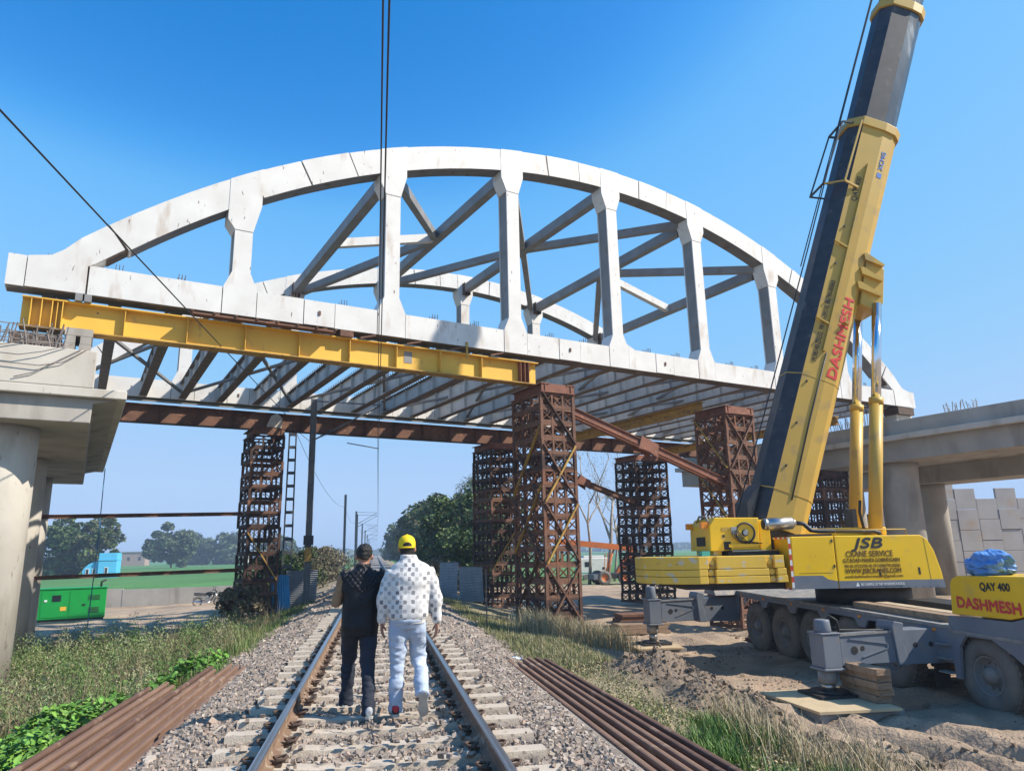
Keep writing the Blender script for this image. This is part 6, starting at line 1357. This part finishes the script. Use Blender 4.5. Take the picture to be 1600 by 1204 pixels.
# man in the checked sweater and yellow cap
bB = (.28, 7.96, 0.0)
JB = dict(hipL=(.19, 7.99, .92), kneeL=(.175, 8.0, .50), ankL=(.165, 7.965, .10), hipR=(.37, 7.99, .92), kneeR=(.405, 8.10, .52), ankR=(.425, 7.77, .275),
          shL=(.10, 8.0, 1.42), elL=(.030, 7.98, 1.17), wrL=(.012, 8.02, .90), shR=(.485, 8.0, 1.42), elR=(.565, 7.97, 1.17), wrR=(.585, 7.99, .885),
          handL=((.05, .12, -1), (.25, 1, 0), (1, -.2, 0), .42), handR=((-.02, .10, -1), (-.25, 1, 0), (-1, -.2, 0), .42),
          torso=[((.28, 7.99, .90), .17, .125), ((.285, 8.0, 1.08), .175, .13), ((.29, 8.01, 1.28), .205, .135), ((.295, 8.01, 1.42), .215, .13), ((.295, 8.0, 1.50), .16, .10), ((.29, 8.0, 1.55), .085, .08)],
          neck0=(.285, 8.0, 1.50), neck1=(.27, 8.035, 1.63), hs=1.0)
HB = (.265, 8.05, 1.655)
mB = person('man in yellow cap and checked grey white sweater walking on the sleepers', bB, JB, HB, None)
g = G()
for sd in ('L', 'R'):
    h, k, a = (np.array(JB[q+sd]) for q in ('hip', 'knee', 'ank')); lo = a+((0, 0, -.07) if sd == 'L' else (0, -.045, -.05))
    g.tube([h+(0, 0, .05), h+(0, 0, -.10), (h+k)/2, k, (k+a)/2+(0, -.012, 0), a, lo], [.098, .110, .095, .077, .070, .068, .071], 16)
g.loft([ring((.28, 7.985, .84), .165, .12), ring((.28, 7.975, .92), .188, .145), ring((.285, 8.0, 1.03), .178, .135)])
me = fuse(g, .011, .5, 4); wrinkle(me, .006, (14, 14, 24), 29); wrinkle(me, .026, (6, 6, 16), 23, lambda V: np.clip((1.0-V[:, 2])/.5, .3, 1)); put(me, 'jeans', 'jeans', mB, bB)
g = G(); g.loft([ring((.285, 7.985, .885), .178, .142, 24, 2.3), ring((.285, 7.985, .93), .182, .146, 24, 2.3), ring((.285, 7.99, .96), .208, .165, 24, 2.3), ring((.288, 8.0, 1.10), .222, .170, 24, 2.3), ring((.292, 8.0, 1.28), .232, .168, 24, 2.3), ring((.293, 8.005, 1.40), .238, .155, 24, 2.2), ring((.293, 8.0, 1.475), .195, .125, 24), ring((.290, 8.0, 1.52), .125, .105, 24), ring((.283, 8.0, 1.545), .092, .09, 24), ring((.280, 8.0, 1.59), .084, .088, 24)])
for sd in ('L', 'R'):
    s_, e_, w_ = (np.array(JB[q+sd]) for q in ('sh', 'el', 'wr')); g.tube([s_+(.02 if sd == 'L' else -.02, 0, .0), (s_+e_)/2, e_, (e_+w_)/2, w_+(0, 0, .05), w_+(0, 0, -.005)], [.080, .078, .072, .064, .056, .042], 16)
me = fuse(g, .011, .5, 5); wrinkle(me, .020, (5, 5, 9), 31, lambda V: np.clip((V[:, 2]-.90)/.15, 0, 1)); put(me, 'sweater', 'sweater', mB, bB)
hb = G(); hc = np.array(HB); hb.loft([ring(hc+(0, dy, z), rx, ry, 20) for z, rx, ry, dy in ((-.085, .056, .04, -.05), (-.05, .070, .06, -.04), (-.01, .080, .082, -.024), (.03, .083, .095, -.012), (.06, .08, .096, -.01))])
me = fuse(hb, .008, .4, 3); wrinkle(me, .006, (40, 40, 40), 12); put(me, 'hair', 'hair', mB, bB)
cg_ = G(); cg_.loft([ring(hc+(0, dy, z), rx, ry, 26) for z, rx, ry, dy in ((.0, .090, .108, -.006), (.03, .0925, .110, -.006), (.07, .090, .107, -.006), (.105, .078, .093, -.006), (.130, .052, .064, -.006), (.142, .02, .026, -.006), (.144, .004, .004, -.006))])
cap = part('cap', cg_, 'capyellow', mB)
cy_ = lambda x_: -.006-.1115*math.sqrt(max(0, 1-(x_/.0935)**2))-.003
og = G(); xs_ = np.linspace(-.05, .05, 15); og.add([hc+np.array((a, cy_(a)+q*.012, b)) for a in xs_ for q, b in ((0, .016), (0, .018+.046*math.sqrt(max(0, 1-(a/.0502)**2))))], [(2*k, 2*k+2, 2*k+3, 2*k+1) for k in range(14)])
part('cap_opening', og, 'hair', cap)
part('cap_strap', G().tube([hc+np.array((.075*u, cy_(.075*u)-.001, .010)) for u in np.linspace(-1, 1, 13)], .010, 6), 'capyellow', cap)
part('peak', G().prism([hc+(.075*math.cos(t), .085+.085*math.sin(t), .004-.018*math.sin(t)) for t in np.linspace(0, math.pi, 12)], (0, 0, .006)), 'capyellow', cap); part('button', G().cyl(hc+(0, -.006, .142), hc+(0, -.006, .15), .009, n=8), 'capyellow', cap)
shoe((.165, 7.89, .002), (.145, 8.165, .002), (0, 0, 1), .05, ('sneaker', 'sole'), mB, accent='redfabric')
shoe((.425, 7.70, .245), (.44, 7.83, .012), (0, .85, .5), .05, ('sneaker', 'sole'), mB)
# ================================================================== HAZE
hz = G().box((-1850, -70, -3.4), (1850, 2450, 34)); me = hz.mesh('haze')
hm = bpy.data.materials.new('haze'); hm.use_nodes = True; hn = hm.node_tree; hn.nodes.clear()
ho = hn.nodes.new('ShaderNodeOutputMaterial'); hv = hn.nodes.new('ShaderNodeVolumePrincipled')
hv.inputs['Color'].default_value = (.62, .78, 1.0, 1); hv.inputs['Density'].default_value = .0007; hv.inputs['Anisotropy'].default_value = .0
hn.links.new(hv.outputs[0], ho.inputs['Volume']); me.materials.append(hm)
o = bpy.data.objects.new('haze', me); COL.objects.link(o); tag(o, 'thin pale blue winter haze over the fields', 'haze', kind='stuff')
